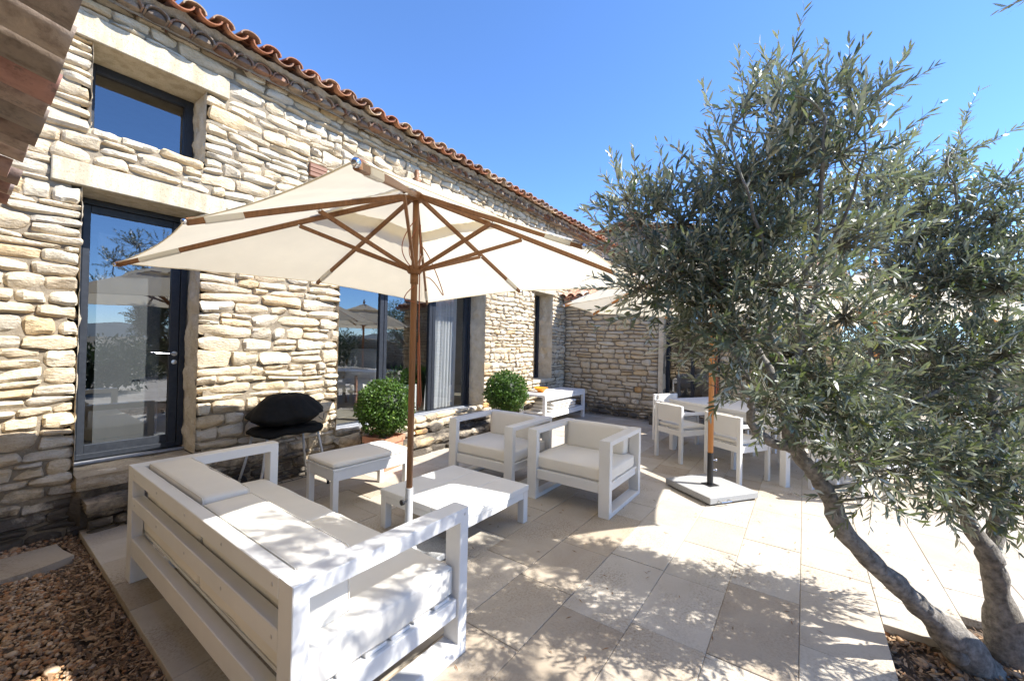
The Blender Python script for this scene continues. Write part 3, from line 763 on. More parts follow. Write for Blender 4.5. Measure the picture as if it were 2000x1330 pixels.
rough_panel(mor, (-1.1, 4.40, 4.05), (12.6, 4.40, 4.05), (12.6, 4.40, 4.16), (-1.1, 4.40, 4.16), (0, -1, 0), 420, 4, .008, tr_)
sl = R(15); dv = (0, math.cos(sl), math.sin(sl)); upv = (0, -math.sin(sl), math.cos(sl))
for cs in range(4):
    for i in range(67):
        x = -1. + i * .204; off = cs * .36
        j = tr_.normal(0, .012, 4)
        bc = np.array([x + j[0] * .5, 4.155 + j[1] + off * dv[1], 4.224 + off * dv[2] + j[2] * .3])
        canal_tile(roof, bc, dv, (1, 0, 0), upv, .42, .088, .078, .013, 9, -1, tcol(tr_), .70)
        bc = np.array([x + .102 + j[3] * .5, 4.185 + j[0] * 1.2 + off * dv[1], 4.214 + off * dv[2] + j[3] * .3 + .012])
        canal_tile(roof, bc, dv, (1, 0, 0), upv, .42, .086, .074, .012, 9, 1, tcol(tr_) * np.array([.86, .9, .95]) + .03, .66)
m = MB(); m.add([[-1.2, 4.25, 4.215], [12.6, 4.25, 4.215], [12.6, 10, 5.72], [-1.2, 10, 5.72]], [[0, 1, 2, 3]], (.3, .13, .07))
m.add([[-1.2, 10, -.1], [12.6, 10, -.1], [12.6, 10, 5.72], [-1.2, 10, 5.72]], [[0, 1, 2, 3]], (.35, .3, .22))
m.add([[12.6, 4.5, -.1], [12.6, 10, -.1], [12.6, 10, 5.72], [12.6, 4.5, 4.2]], [[0, 1, 2, 3]], (.45, .39, .29))
ro = roof.build('roof', M_TILE, house, angle=40); gen.build('genoise_cornice', M_TILE, ro, angle=50); mor.build('eave_mortar', M_GREY_MORTAR, ro, True); m.build('roof_deck', M_TILE, ro)

# steps and ledges of rough stone
def rough_block(mb, x0, x1, y0, y1, z0, z1, rng, amp=.012, c=(.44, .37, .28), nx=14):
    rough_panel(mb, (x0, y0, z1), (x1, y0, z1), (x1, y1, z1), (x0, y1, z1), (0, 0, 1), nx, 8, amp, rng, c)
    rough_panel(mb, (x0, y0, z0), (x1, y0, z0), (x1, y0, z1), (x0, y0, z1), (0, -1, 0), nx, 6, amp * 1.5, rng, c)
    rough_panel(mb, (x0, y1, z0), (x0, y0, z0), (x0, y0, z1), (x0, y1, z1), (-1, 0, 0), 8, 6, amp * 1.5, rng, c)
    rough_panel(mb, (x1, y0, z0), (x1, y1, z0), (x1, y1, z1), (x1, y0, z1), (1, 0, 0), 8, 6, amp * 1.5, rng, c)
rb = np.random.default_rng(12)
st = tag(empty('door_step', (0, 0, 0)), 'two worn stone steps below the tall glazed door', 'step')
m = MB(); rough_block(m, .555, 1.30, 4.36, 4.79, .29, .392, rb, .010); m.build('upper_slab', M_STONE, st, True)
m = MB(); rough_block(m, .585, 1.28, 4.40, 4.5, .0, .29, rb, .02, (.30, .25, .19)); m.build('riser', M_STONE, st, True)
m = MB(); rough_block(m, .59, 1.27, 4.20, 4.46, .155, .225, rb, .008); m.build('lower_slab', M_STONE, st, True)
m = MB()
fst = lambda s, z, d: np.stack([s, 4.25 - d, z], -1)
stone_wall(m, .60, 1.26, -.06, .155, [], fst, rb, .06, .09, .12, .3, .03); m.build('lower_riser', M_STONE, st, angle=50)
st = tag(empty('window_ledge', (0, 0, 0)), 'rough sunlit stone ledge under the wide sliding window', 'ledge')
m = MB(); fl1 = lambda s, z, d: np.stack([s, 4.34 - np.asarray(d, float), z], -1); fl2 = lambda s, z, d: np.stack([s, 4.02 - np.asarray(d, float), z], -1)
stone_wall(m, 2.64, 5.40, -.02, .25, [], fl1, rb, .08, .15, .2, .55, .045)
rough_panel(m, (2.62, 4.30, .262), (5.42, 4.30, .262), (5.42, 4.79, .298), (2.62, 4.79, .298), (0, 0, 1), 70, 14, .012, rb, (.56, .48, .36), False)
m.box(2.66, 5.40, 4.345, 4.78, -.02, .25, .002, (.3, .25, .18)); m.build('ledge_block', M_STONE, st, angle=40)
m = MB(); stone_wall(m, 3.3, 5.5, -.02, .12, [], fl2, rb, .07, .12, .2, .6, .04)
rough_panel(m, (3.28, 3.975, .128), (5.5, 3.975, .128), (5.5, 4.32, .142), (3.28, 4.32, .142), (0, 0, 1), 60, 12, .012, rb, (.52, .44, .33), False)
m.box(3.32, 5.48, 4.025, 4.33, -.02, .12, .002, (.3, .25, .18)); m.build('lower_ledge', M_STONE, st, angle=40)

# ================================================================== ANNEX at the far end of the terrace
an = tag(empty('stone_annex', (0, 0, 0)), 'low shaded stone wing with tiled roof closing the end of the terrace', 'house')
XA = 8.24
fa = lambda s, z, d: np.stack([XA - np.asarray(d, float), np.asarray(s, float), np.asarray(z, float)], -1)
AD = (1.25, 2.25, .2, 2.2)
m = MB(); slab_with_holes(m, -.45, 4.48, -.1, 2.5, [AD], fa, 0, -.45); m.build('wall_core', M_MORTAR, an)
m = MB(); rng = np.random.default_rng(40)
stone_wall(m, -.45, 4.44, -.06, 2.5, [(AD[0], AD[1] + .09, AD[2], AD[3])], fa, rng, .07, .135, .10, .40, .04, hires=lambda s: s > 2, gap=.009)
fs = lambda s, z, d: np.stack([np.asarray(s, float), -.45 - np.asarray(d, float), np.asarray(z, float)], -1)
stone_wall(m, 8.25, 11.5, -.06, 3.2, [], fs, rng, .08, .14, .14, .4, .04, hires=lambda s: False)
m.build('stone_facing', M_STONE_B, an, angle=50)
m = MB(); rough_panel(m, (8.19, AD[1] + .09, .2), (8.19, AD[1], .2), (8.19, AD[1], 2.25), (8.19, AD[1] + .09, 2.25), (-1, 0, 0), 4, 30, .008, rng); rough_panel(m, (8.19, AD[1], .2), (8.5, AD[1], .2), (8.5, AD[1], 2.2), (8.19, AD[1], 2.2), (0, -1, 0), 6, 30, .008, rng)
m.build('jamb', M_RENDER, an, True)
m = MB()
for (a, b_) in ((AD[0], AD[0] + .07), (AD[1] - .07, AD[1]), (1.72, 1.78)): m.box(8.40, 8.46, a, b_, .2, 2.2)
m.box(8.401, 8.459, AD[0] + .07, AD[1] - .07, 2.13, 2.2); m.box(8.401, 8.459, AD[0] + .07, AD[1] - .07, .2, .32)
dd = m.build('door', M_FRAME, an)
m = MB(); m.add([[8.43, AD[0] + .07, .32], [8.43, AD[0] + .07, 2.13], [8.43, AD[1] - .07, 2.13], [8.43, AD[1] - .07, .32]], [[0, 1, 2, 3]]); m.build('pane', M_GLASS, dd)
m = MB(); V = np.array([[8.7, -.4, .1], [11.4, -.4, .1], [11.4, 4.4, .1], [8.7, 4.4, .1], [8.7, -.4, 2.6], [11.4, -.4, 2.6], [11.4, 4.4, 2.6], [8.7, 4.4, 2.6]])
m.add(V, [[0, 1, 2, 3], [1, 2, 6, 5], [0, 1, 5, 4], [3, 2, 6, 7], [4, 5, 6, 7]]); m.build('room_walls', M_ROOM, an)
rf = MB(); sa = R(17); dva = (math.cos(sa), 0, math.sin(sa)); upa = (-math.sin(sa), 0, math.cos(sa))
for cs in range(9):
    for i in range(25):
        y = -.5 + i * .2; off = cs * .37; j = tr_.normal(0, .01, 4)
        if y > 4.42: continue
        canal_tile(rf, (7.98 + off * dva[0] + j[0], y, 2.53 + off * dva[2]), dva, (0, 1, 0), upa, .42, .09, .08, .014, 7, -1, tcol(tr_) * 1.15 + .03, .8)
        canal_tile(rf, (8.0 + off * dva[0] + j[1], y + .1, 2.545 + off * dva[2]), dva, (0, 1, 0), upa, .42, .09, .078, .014, 7, 1, tcol(tr_) * 1.25 + .05, .8)
ra = rf.build('roof', M_TILE, an, angle=40)
m = MB(); m.add([[8.05, -.5, 2.5], [11.5, -.5, 3.56], [11.5, 4.44, 3.56], [8.05, 4.44, 2.5]], [[0, 1, 2, 3]], (.3, .2, .14)); m.box(8.08, 8.5, -.48, 4.42, 2.42, 2.495, .004, (.34, .3, .26)); m.build('roof_deck', M_TILE, ra)
o = MB(); rough_block(o, 7.72, 8.2, 1.3, 2.36, -.01, .15, rb, .006, (.36, .33, .29), 8); o = o.build('annex_step', M_STONE_B, None, True); tag(o, 'grey stone step in front of the shaded annex door', 'step')

# ================================================================== LEFT WING whose eave hangs over the camera
lw = tag(empty('side_wing', (0, 0, 0)), 'low stone wing at the left edge with dark tile eave overhead', 'house')
m = MB(); m.box(-.8, -.30, -1.5, 4.45, -.1, 2.30, .01); m.build('wall_core', M_MORTAR, lw)
fl = lambda s, z, d: np.stack([-.30 + np.asarray(d, float), np.asarray(s, float), np.asarray(z, float)], -1)
m = MB(); stone_wall(m, -1.5, 4.4, -.08, 2.28, [], fl, np.random.default_rng(50), .08, .15, .15, .5, .045, hires=lambda s: False); m.build('stone_facing', M_STONE, lw, angle=50)
rf = MB(); s15 = R(12)
y = -1.4
LC = np.array([[.24, .15, .105], [.20, .14, .10], [.30, .125, .085], [.26, .19, .135], [.23, .115, .08], [.33, .24, .19]])
while y < 4.42:
    j = tr_.normal(0, .012, 3); rad = tr_.uniform(.082, .105)
    lc = LC[tr_.integers(6)] * .6 + LC[tr_.integers(6)].mean() * .4
    canal_tile(rf, (.198 + j[0], y, 2.372 + j[1]), (-math.cos(s15), 0, math.sin(s15)), (0, 1, 0), (math.sin(s15), 0, math.cos(s15)), .6, rad, rad * .86, .016, 13, -1, lc * tr_.uniform(1.2, 2.1), .74)
    y += rad * 2 + tr_.uniform(.008, .022)
lr = rf.build('roof', M_TILE, lw, angle=40)
m = MB(); m.box(-.95, .05, -1.45, 4.43, 2.40, 2.44, .004, (.2, .15, .12)); m.build('roof_deck', M_TILE, lr)

# far house beyond, its roof just over the eave
fh = tag(empty('far_house', (0, 0, 0)), 'distant stone house with a tiled gable and chimney above the eave', 'house')
m = MB(); V = np.array([[14, 2.5, 0], [19, 2.5, 0], [19, 8.2, 0], [14, 8.2, 0], [14, 2.5, 5.2], [19, 2.5, 5.2], [19, 8.2, 5.0], [14, 8.2, 5.0], [14, 5.3, 5.78], [19, 5.3, 5.78]])
m.add(V, [[0, 1, 5, 4], [3, 0, 4, 8, 7], [1, 2, 6, 9, 5]], (.42, .36, .27)); m.build('wall', M_STONE_B, fh)
m = MB()
for (ya, za, yb, zb) in ((2.2, 5.18, 5.3, 5.83), (8.6, 4.98, 5.3, 5.83)):
    for i in range(26):
        canal_tile(m, (13.75 + i * .21, ya, za), (0, (yb - ya) / math.hypot(yb - ya, zb - za), (zb - za) / math.hypot(yb - ya, zb - za)), (1, 0, 0), (0, 0, 1), math.hypot(yb - ya, zb - za), .11, .1, .02, 6, 1, tcol(tr_))
rfh = m.build('roof', M_TILE, fh); m = MB(); m.box(14.2, 14.65, 4.95, 5.35, 5.6, 6.25, .02, (.36, .24, .16)); m.box(14.15, 14.7, 4.9, 5.4, 6.25, 6.31, .01, (.33, .14, .08)); m.build('chimney', M_TILE, rfh)
# low dry stone wall at the right of the terrace
bw = MB(); fb = lambda s, z, d: np.stack([14.2 - np.asarray(d, float), np.asarray(s, float), np.asarray(z, float)], -1)
stone_wall(bw, -12, -.6, -.06, 1.5, [], fb, np.random.default_rng(60), .09, .17, .18, .5, .05, hires=lambda s: False, gap=.012)
bw.box(14.22, 14.7, -12, -.6, -.1, 1.47, .01, (.2, .16, .12)); o = bw.build('garden_wall', M_STONE_B, None, angle=50); tag(o, 'dry stone garden wall behind the olive trees at right', 'wall')

# ================================================================== FURNITURE
def loop_frame(mb, x0, x1, z0, z1, y0, y1, tx, tz):
    "closed rectangular side frame standing in the xz plane, mitred corners"
    o = [(x0, z0), (x1, z0), (x1, z1), (x0, z1)]; i = [(x0 + tx, z0 + tz), (x1 - tx, z0 + tz), (x1 - tx, z1 - tz), (x0 + tx, z1 - tz)]
    ch = .003; V = []
    for (y, s_) in ((y0, 0), (y0 + ch, 1), (y1 - ch, 1), (y1, 0)):
        e = 0 if s_ else ch
        V += [(o[k][0] + (e if k in (0, 3) else -e), y, o[k][1] + (e if k < 2 else -e)) for k in range(4)]
        V += [(i[k][0] - (e if k in (0, 3) else -e), y, i[k][1] - (e if k < 2 else -e)) for k in range(4)]
    f = []
    for k in range(4):
        k2 = (k + 1) % 4
        f.append([k, k2, 4 + k2, 4 + k]); b = 24; f.append([b + k2, b + k, b + 4 + k, b + 4 + k2])
        for r in range(3):
            a, c = r * 8, (r + 1) * 8
            f.append([a + k2, a + k, c + k, c + k2]); f.append([a + 4 + k, a + 4 + k2, c + 4 + k2, c + 4 + k])
    mb.add(V, f)
def screws(pts, parent, nrm='x'):
    for p in pts:
        m = MB(); n = (.002, .0075, .0075) if nrm == 'x' else (.0075, .002, .0075)
        m.ball(p, 1., 8, None, n); m.build('screw_cap', M_STEEL, parent, True)
# --- sofa: back towards the camera's left, seat facing +x
sofa = tag(empty('sofa', (1.04, 2.285, 0)), 'long white framed two seat sofa with cream cushions in the foreground', 'sofa')
ox, oy = 1.04, 2.285
x0, x1, y0, y1, H_ = .635 - ox, 1.45 - ox, 1.28 - oy, 3.29 - oy, .68
for (a, b_) in ((y0, y0 + .095), (y1 - .095, y1)):
    m = MB(); loop_frame(m, x0, x1, 0, H_, a, b_, .056, .06); m.build('arm_frame', M_WHITE, sofa)
for (z0, z1, dx) in ((.606, .679, 0), (.43, .506, .002), (.165, .268, .001)):
    m = MB(); m.box(x0 + dx, x0 + .055, y0 + .096, y1 - .096, z0, z1); m.build('back_slat', M_WHITE, sofa)
m = MB(); m.box(x1 - .05, x1 - .012, y0 + .096, y1 - .096, .195, .275); m.build('front_rail', M_WHITE, sofa)
for (ya, yb) in ((y0 + .012, y0 + .075), (y1 - .075, y1 - .012)):
    m = MB(); m.box(x0 + .057, x1 - .057, ya, yb, .185, .268); m.build('side_rail', M_WHITE, sofa)
m = MB()
for i in range(6): m.box(x0 + .06 + i * .115, x0 + .155 + i * .115, y0 + .03, y1 - .03, .2685, .283)
m.build('seat_slats', M_WHITE, sofa)
L2 = (y1 - y0 - .2) / 2; LS = (y1 - y0 - .05) / 2
for k in range(2):
    cy = y0 + .10 + L2 * (k + .5); cs2 = y0 + .025 + LS * (k + .5)
    m = MB(); cushion_mb(m, x0 + .405, cs2, .353, .69, LS - .006, .135, .018, .013, 20, .005, k)
    c = m.build('seat_cushion', M_CUSH, sofa, True); m = MB(); seam(m, x0 + .405, cs2, .405, .692, LS - .006, .0025, .024); seam(m, x0 + .405, cs2, .301, .692, LS - .006, .0025, .024); m.build('piping', M_CUSH, c, True)
    M = Matrix.Translation((x0 + .166, cy + (.0 if k == 0 else -.01), .546 + .008 * k)) @ Matrix.Rotation(R(-1 + 2 * k), 4, 'Y')
    m = MB(); cushion_mb(m, 0, 0, 0, .205, L2 - .02, .262 + .02 * k, .018, .006, 20, .004, 5 + k, M)
    c = m.build('back_cushion', M_CUSH, sofa, True); m = MB()
    pts = []
    M2 = M @ Matrix.Rotation(R(90), 4, 'Y')
    seam(m, 0, 0, -.099, .258 + .02 * k, L2 - .022, .0022, .02, M2); seam(m, 0, 0, .099, .258 + .02 * k, L2 - .022, .0022, .02, M2); m.build('piping', M_CUSH, c, True)
screws([(x0 - .0005 + .002 * (z < .6), y, z) for z in (.642, .468) for y in np.linspace(y0 + .14, y1 - .14, 5)], sofa)
screws([(x1 - .028, y0 - .0004, .655)], sofa, 'y')
# --- armchairs: seat towards -x
def armchair(loc, rz, label):
    t = tag(empty('armchair', (*loc, 0), rz), label, 'armchair', 'white framed armchairs facing the sofa')
    a0, a1, b0_, b1_ = -.395, .395, -.415, .415
    for (a, b_) in ((b0_, b0_ + .1), (b1_ - .1, b1_)):
        m = MB(); loop_frame(m, a0, a1, 0, .65, a, b_, .056, .04); m.build('arm_frame', M_WHITE, t)
    m = MB(); m.box(a0 + .012, a0 + .05, b0_ + .101, b1_ - .101, .195, .28); m.build('front_rail', M_WHITE, t)
    for (ya, yb) in ((b0_ + .03, b0_ + .085), (b1_ - .085, b1_ - .03)):
        m = MB(); m.box(a0 + .057, a1 - .057, ya, yb, .20, .2615); m.build('side_rail', M_WHITE, t)
        m = MB(); m.box(a0 + .06, a1 - .06, ya - .012, yb + .012, .262, .283); m.build('side_ledge', M_WHITE, t)
    m = MB(); m.box(a1 - .05, a1 - .001, b0_ + .101, b1_ - .101, .57, .648); m.build('back_slat', M_WHITE, t)
    m = MB(); m.box(a1 - .05, a1 - .002, b0_ + .101, b1_ - .101, .40, .48); m.build('back_slat', M_WHITE, t)
    m = MB()
    for i in range(6): m.box(a0 + .05 + i * .112, a0 + .15 + i * .112, b0_ + .102, b1_ - .102, .262, .283)
    m.build('seat_slats', M_WHITE, t)
    m = MB(); cushion_mb(m, -.022, 0, .342, .665, .77, .115, .022, .014, 16, .004, 9)
    c = m.build('seat_cushion', M_CUSH, t, True); m = MB(); seam(m, -.022, 0, .386, .667, .772, .0024, .022); m.build('piping', M_CUSH, c, True)
    M = Matrix.Translation((a1 - .125, 0, .525)) @ Matrix.Rotation(R(4), 4, 'Y')
    m = MB(); cushion_mb(m, 0, 0, 0, .135, .615, .265, .022, .012, 14, .003, 10, M); c = m.build('back_cushion', M_CUSH, t, True)
    m = MB(); seam(m, 0, 0, .064, .265, .615, .0026, .028, M @ Matrix.Rotation(R(90), 4, 'Y')); m.build('piping', M_CUSH, c, True)
    return t
ch1 = armchair((3.645, 1.725), 0, 'white armchair in the open middle of the terrace, in front of its twin')
ch2 = copy_tree(ch1); ch2.location = (3.565, 2.695, 0); ch2.rotation_euler.z = R(1.5)
tag(ch2, 'white armchair beside the round clipped bushes, nearer the house wall')
# --- coffee table
ct = tag(empty('coffee_table', (2.40, 2.26, 0)), 'low square white slatted table between sofa and armchairs', 'coffee table')
m = MB()
for i in range(3): m.box(-.41 + 0, .41, -.43 + i * .287, -.43 + i * .287 + .284, .255, .30, .004)
m.build('tabletop', M_WHITE, ct)
m = MB(); m.box(-.40, .40, -.424, -.384, .20, .2545); m.box(-.40, .40, .384, .424, .20, .2545); m.box(-.40, -.36, -.384, .384, .2, .2545); m.box(.36, .40, -.384, .384, .2, .2545); m.build('apron', M_WHITE, ct)
for sx in (-1, 1):
    for sy in (-1, 1):
        m = MB(); m.box(sx * .403 - sx * .0, sx * .343, sy * .427, sy * .367, 0, .2002 + .054); m.build('leg', M_WHITE, ct)
# --- bench / footstool with pad
bn = tag(empty('bench', (2.26, 3.36, 0), R(-2)), 'white bench with a cream pad in front of the covered barbecue', 'bench')
m = MB(); m.box(-.385, .385, -.228, -.192, .28, .365); m.box(-.385, .385, .192, .228, .28, .365); m.box(-.385, -.345, -.192, .192, .28, .365); m.box(.345, .385, -.192, .192, .28, .365); m.build('apron', M_WHITE, bn)
m = MB()
for i in range(2): m.box(-.392, .392, -.235 + i * .2365, -.235 + i * .2365 + .2335, .366, .385)
m.build('seat', M_WHITE, bn)
for sx in (-1, 1):
    for sy in (-1, 1):
        m = MB(); m.box(sx * .388, sx * .338, sy * .231, sy * .181, 0, .363); m.build('leg', M_WHITE, bn)
m = MB(); cushion_mb(m, -.0, 0, .408, .775, .455, .045, .018, .008, 14, .002, 30); c = m.build('pad', M_CUSH, bn, True)
m = MB(); seam(m, 0, 0, .408, .776, .456, .0026); m.build('piping', M_CUSH, c, True)
# --- console with folded cushions and a bowl
cs_ = tag(empty('console_table', (6.87, 3.93, 0)), 'long white two tier table against the far corner', 'side table')
m = MB()
for i in range(4): m.box(-.79, .79, -.27 + i * .136, -.27 + i * .136 + .133, .535, .575)
m.build('tabletop', M_WHITE, cs_)
m = MB()
for i in range(4): m.box(-.73, .73, -.265 + i * .134, -.265 + i * .134 + .131, .215, .245)
m.build('shelf', M_WHITE, cs_)
m = MB(); m.box(-.73, .73, -.272, -.236, .47, .5345); m.box(-.73, .73, .236, .272, .47, .5345); m.box(-.73, .73, -.272, -.236, .155, .2145); m.build('rail', M_WHITE, cs_)
for sx in (-1, 1):
    for sy in (-1, 1):
        m = MB(); m.box(sx * .788, sx * .732, sy * .275, sy * .215, 0, .534); m.build('leg', M_WHITE, cs_)
for k in range(3):
    m = MB(); cushion_mb(m, 6.78 + .02 * k, 3.88 - .012 * k, .274 + k * .056, 1.0 - .05 * k, .42, .054, .024, .006, 12, .003, 60 + k)
    o = m.build('folded_cushion', M_CUSH, None, True)
    tag(o, ['cream pad at the bottom of the pile on the console shelf', 'cream pad in the middle of the pile on the console shelf', 'cream pad on top of the pile on the console shelf'][k], 'cushion', 'pads piled on the shelf')
m = MB(); m.lathe([(0, .004), (.05, .0), (.055, .008), (.085, .04), (.135, .082), (.14, .088), (.132, .084), (.08, .044), (.05, .016), (0, .012)], 32, None, (6.47, 3.99, .5755))
tag(m.build('bowl', M_BOWL, None, True), 'orange glazed bowl on the white console', 'bowl')

# ================================================================== PARASOLS
def octo_tips(n, r_mid, r_cor, phi, zm, zc):
    T = []
    for i in range(n):
        a = phi + 2 * math.pi * i / n; cor = i % 2 == 0
        T.append(np.array([math.cos(a) * (r_cor if cor else r_mid), math.sin(a) * (r_cor if cor else r_mid), zc if cor else zm]))
    return T
def canopy_mesh(mb, tips, apex, t0, t1, scal=.03, sag=.02, lift=0., nt=14, ns=16, vent=0.):
    V = []; F = []; base = 0; n = len(tips)
    for i in range(n):
        A, B = tips[i], tips[(i + 1) % n]
        for a in range(nt + 1):
            t = t0 + (t1 - t0) * a / nt
            for b in range(ns + 1):
                s = b / ns; P = A * (1 - s) + B * s
                q = apex * (1 - t) + P * t
                w = 4 * s * (1 - s)
                k = 1 - scal * w * (t ** 3)
                q = np.array([q[0] * k, q[1] * k, q[2]])
                q[2] += -sag * w * math.sin(math.pi * min(1, t)) * .6 + lift + vent * ((t - t0) / (t1 - t0)) ** 2
                q[2] += .0025 * math.sin(9 * t + 31 * s + i * 2.1) * w + .0055 * (t ** 3) * math.sin(26 * min(s, 1 - s) + 1.3 * i) * w ** .5 * (1 - w * .6)
                V.append(q)
        for a in range(nt):
            for b in range(ns):
                F.append([base + a * (ns + 1) + b, base + a * (ns + 1) + b + 1, base + (a + 1) * (ns + 1) + b + 1, base + (a + 1) * (ns + 1) + b])
        base += (nt + 1) * (ns + 1)
    V = np.array(V); key = np.round(V, 4); uq, ix, inv = np.unique(key, axis=0, return_index=True, return_inverse=True); inv = inv.ravel()
    FF = []
    for q in F:
        qq = []
        for k in q:
            if inv[k] not in qq: qq.append(int(inv[k]))
        if len(qq) > 2: FF.append(qq)
    mb.add(V[ix], FF)
def parasol(name, loc, rz, label, square, wood_m, zm, zc, zhub, zrun, r_mid, r_cor, phi, base_kind, sleeve_z, pole_r=.02, group=None):
    t = tag(empty(name, (*loc, 0), rz), label, 'parasol', group)
    tips = octo_tips(8, r_mid, r_cor, phi, zm, zc); apex = np.array([0, 0, zhub + .045])
    zb = .06
    m = MB(); m.tube([(0, 0, sleeve_z - .05), (0, 0, zrun), (0, 0, zhub + .03)], pole_r, 16); m.build('pole', wood_m, t, True)
    m = MB(); canopy_mesh(m, tips, apex, .27, 1., .028, .02); can = m.build('canopy', M_CANOPY, t, True)
    m = MB(); canopy_mesh(m, tips, apex, .015, .36, .0, .0, .022, 6, 7, .02); m.build('vent_cap', M_CANOPY, can, True)
    m = MB()
    for i in range(8):   # hem
        A, B = tips[i], tips[(i + 1) % 8]; pts = []
        for s in np.linspace(0.02, .98, 12):
            P = A * (1 - s) + B * s; k = 1 - .028 * 4 * s * (1 - s); pts.append([P[0] * k, P[1] * k, P[2] - .002])
        m.tube(pts, .003, 5)
    m.build('hem', M_CANOPY, can, True)
    m = MB(); m.lathe([(0, -.03), (.045, -.03), (.05, -.015), (.05, .015), (.03, .03), (0, .03)], 16, None, (0, 0, zhub)); m.build('hub', wood_m, t, True)
    m = MB(); m.lathe([(pole_r, -.035), (.042, -.03), (.055, -.012), (.055, .015), (.035, .024), (pole_r, .026)], 16, None, (0, 0, zrun)); m.lathe([(pole_r + .003, -.10), (.028, -.10), (.028, -.032), (pole_r + .003, -.032)], 12, None, (0, 0, zrun)); m.build('runner', wood_m, t, True)
    m = MB(); m.lathe([(0, .13), (.012, .125), (.02, .1), (.014, .075), (.03, .06), (.034, .02), (0, .0)], 14, None, (0, 0, zhub + .06)); m.build('finial', wood_m, t, True)
    hubp = np.array([0, 0, zhub - .005])
    for i, T in enumerate(tips):
        d = T[:2] / np.linalg.norm(T[:2]); side = np.array([-d[1], d[0], 0])
        low = lambda f, e=.02: (np.array([d[0] * .045, d[1] * .045, zhub - .004]) * (1 - f) + (T + np.array([0, 0, -.012])) * f)
        m = MB(); m.bar(low(0), low(1.0), .021, .032, ch=.004); rib = m.build('rib', wood_m, t)
        e = low(1.0); m = MB(); m.ball(e + np.array([d[0], d[1], 0]) * .006, .013, 10); m.build('rib_cap', M_CHROME, rib, True)
        f0 = .80 if i % 2 == 0 else .82
        m = MB(); m.bar(low(f0), low(f0 + .13), .028, .038, ch=.006); m.build('rib_pocket', M_SLEEVE, rib)
        fs_ = .52 if i % 2 else .40
        a = np.array([d[0] * .05, d[1] * .05, zrun]); b_ = low(fs_) + np.array([0, 0, -.024])
        m = MB(); m.bar(a + side * .0, b_, .017, .026, ch=.003); sp = m.build('strut', wood_m, t)
        m = MB(); q = b_; m.tube([q - side * .018, q + side * .018], .005, 8); m.build('pin', M_CHROME, sp, True)
    if base_kind == 'plate':
        m = MB(); m.box(-.25, .25, -.25, .25, .008, .05, .006); m.build('base_slab', M_GRANITE, t)
        m = MB(); m.tube([(0, 0, .05), (0, 0, sleeve_z)], .026, 20); m.tube([(0, 0, .05), (0, 0, .058)], .06, 20); m.build('sleeve', M_GREYMET, t, angle=40)
        m = MB(); m.tube([(-.024, 0, sleeve_z - .085), (-.055, 0, sleeve_z - .085)], .006, 8); m.tube([(-.05, 0, sleeve_z - .085), (-.066, 0, sleeve_z - .085)], .019, 10); m.build('clamp_knob', M_BLACKMET, t)
    else:
        m = MB(); m.box(-.30, .30, -.30, .30, .016, .076, .005)
        m.build('base_slab', M_GRANITE, t)
        m = MB()
        for sx in (-1, 1):
            for sy in (-1, 1): m.box(sx * .25 - .03, sx * .25 + .03, sy * .25 - .03, sy * .25 + .03, 0, .016)
        m.build('foot', M_BLACKMET, t)
        m = MB(); m.tube([(0, 0, .08), (0, 0, sleeve_z)], .029, 20); m.box(-.06, .06, -.06, .06, .0765, .082, .001); m.build('sleeve', M_BLACKMET, t, angle=40)
        m = MB()
        for z in (sleeve_z - .075, sleeve_z - .175):
            m.tube([(.027, -.01, z), (.06, -.018, z)], .005, 8); m.tube([(.052, -.016, z), (.06, -.018, z)], .014, 10)
        m.build('clamp_screw', M_STEEL, t)
        m = MB(); m.tube([(-.20, -.3, .045), (-.20, -.335, .04), (-.08, -.335, .04), (-.08, -.3, .045)], .005, 6); m.build('carry_handle', M_STEEL, t)
    # cord
    m = MB()
    def loopc(p0, p1, drop, side, n=22):
        return [np.array(p0) * (1 - s) + np.array(p1) * s + np.array([side[0], side[1], 0]) * math.sin(math.pi * s) + np.array([0, 0, -drop]) * math.sin(math.pi * s) ** 1.5 for s in np.linspace(0, 1, n)]
    dz = zrun - 1.95
    m.tube(loopc((-.02, -.03, 2.29 + dz), (-.03, -.03, 1.93 + dz), .02, (-.07, .05)), .0034, 6)
    m.tube(loopc((-.01, -.03, 2.24 + dz), (-.03, -.03, 1.97 + dz), .02, (-.03, .03)), .0034, 6)
    m.tube(loopc((.02, -.03, 2.12 + dz), (.06, -.05, 1.90 + dz), .22, (.12, -.08), 30), .0034, 6)
    m.tube(loopc((-.02, -.03, 1.83 + dz), (-.015, -.03, 1.72 + dz), .03, (-.055, .04)), .0034, 6)
    m.tube([(.026, -.02, 2.26 + dz), (.028, -.025, 1.6 + dz), (.034, -.03, 1.2 + dz), (.042, -.03, 1.04 + dz), (.048, -.03, 1.0 + dz), (.056, -.035, 1.05 + dz), (.045, -.03, 1.25 + dz), (.03, -.03, 1.5 + dz)], .0038, 6)
    m.tube([(.03, -.024, 1.5 + dz), (.036, -.02, 1.2 + dz), (.03, -.03, 1.03 + dz), (.032, -.03, .98 + dz), (.027, -.03, 1.2 + dz), (.027, -.02, 1.45 + dz)], .0038, 6)
    m.build('cord', M_CORD, t, True)
    return t
p1 = parasol('parasol', (1.85, 2.18), 0, 'square cream parasol on a dark wooden pole right behind the sofa', True, M_TEAK, 1.965, 1.905, 2.455, 1.955, 1.27, 1.27 * 2 ** .5, R(45), 'plate', .46, .0215, 'cream parasols')
p2 = parasol('parasol', (4.53, .76), R(-35), 'cream parasol on a bright wooden pole with black sleeve and granite slab', False, M_TEAK_L, 1.88, 1.88, 2.50, 1.92, 1.5, 1.5, R(22.5), 'slab', .40, .026, 'cream parasols')
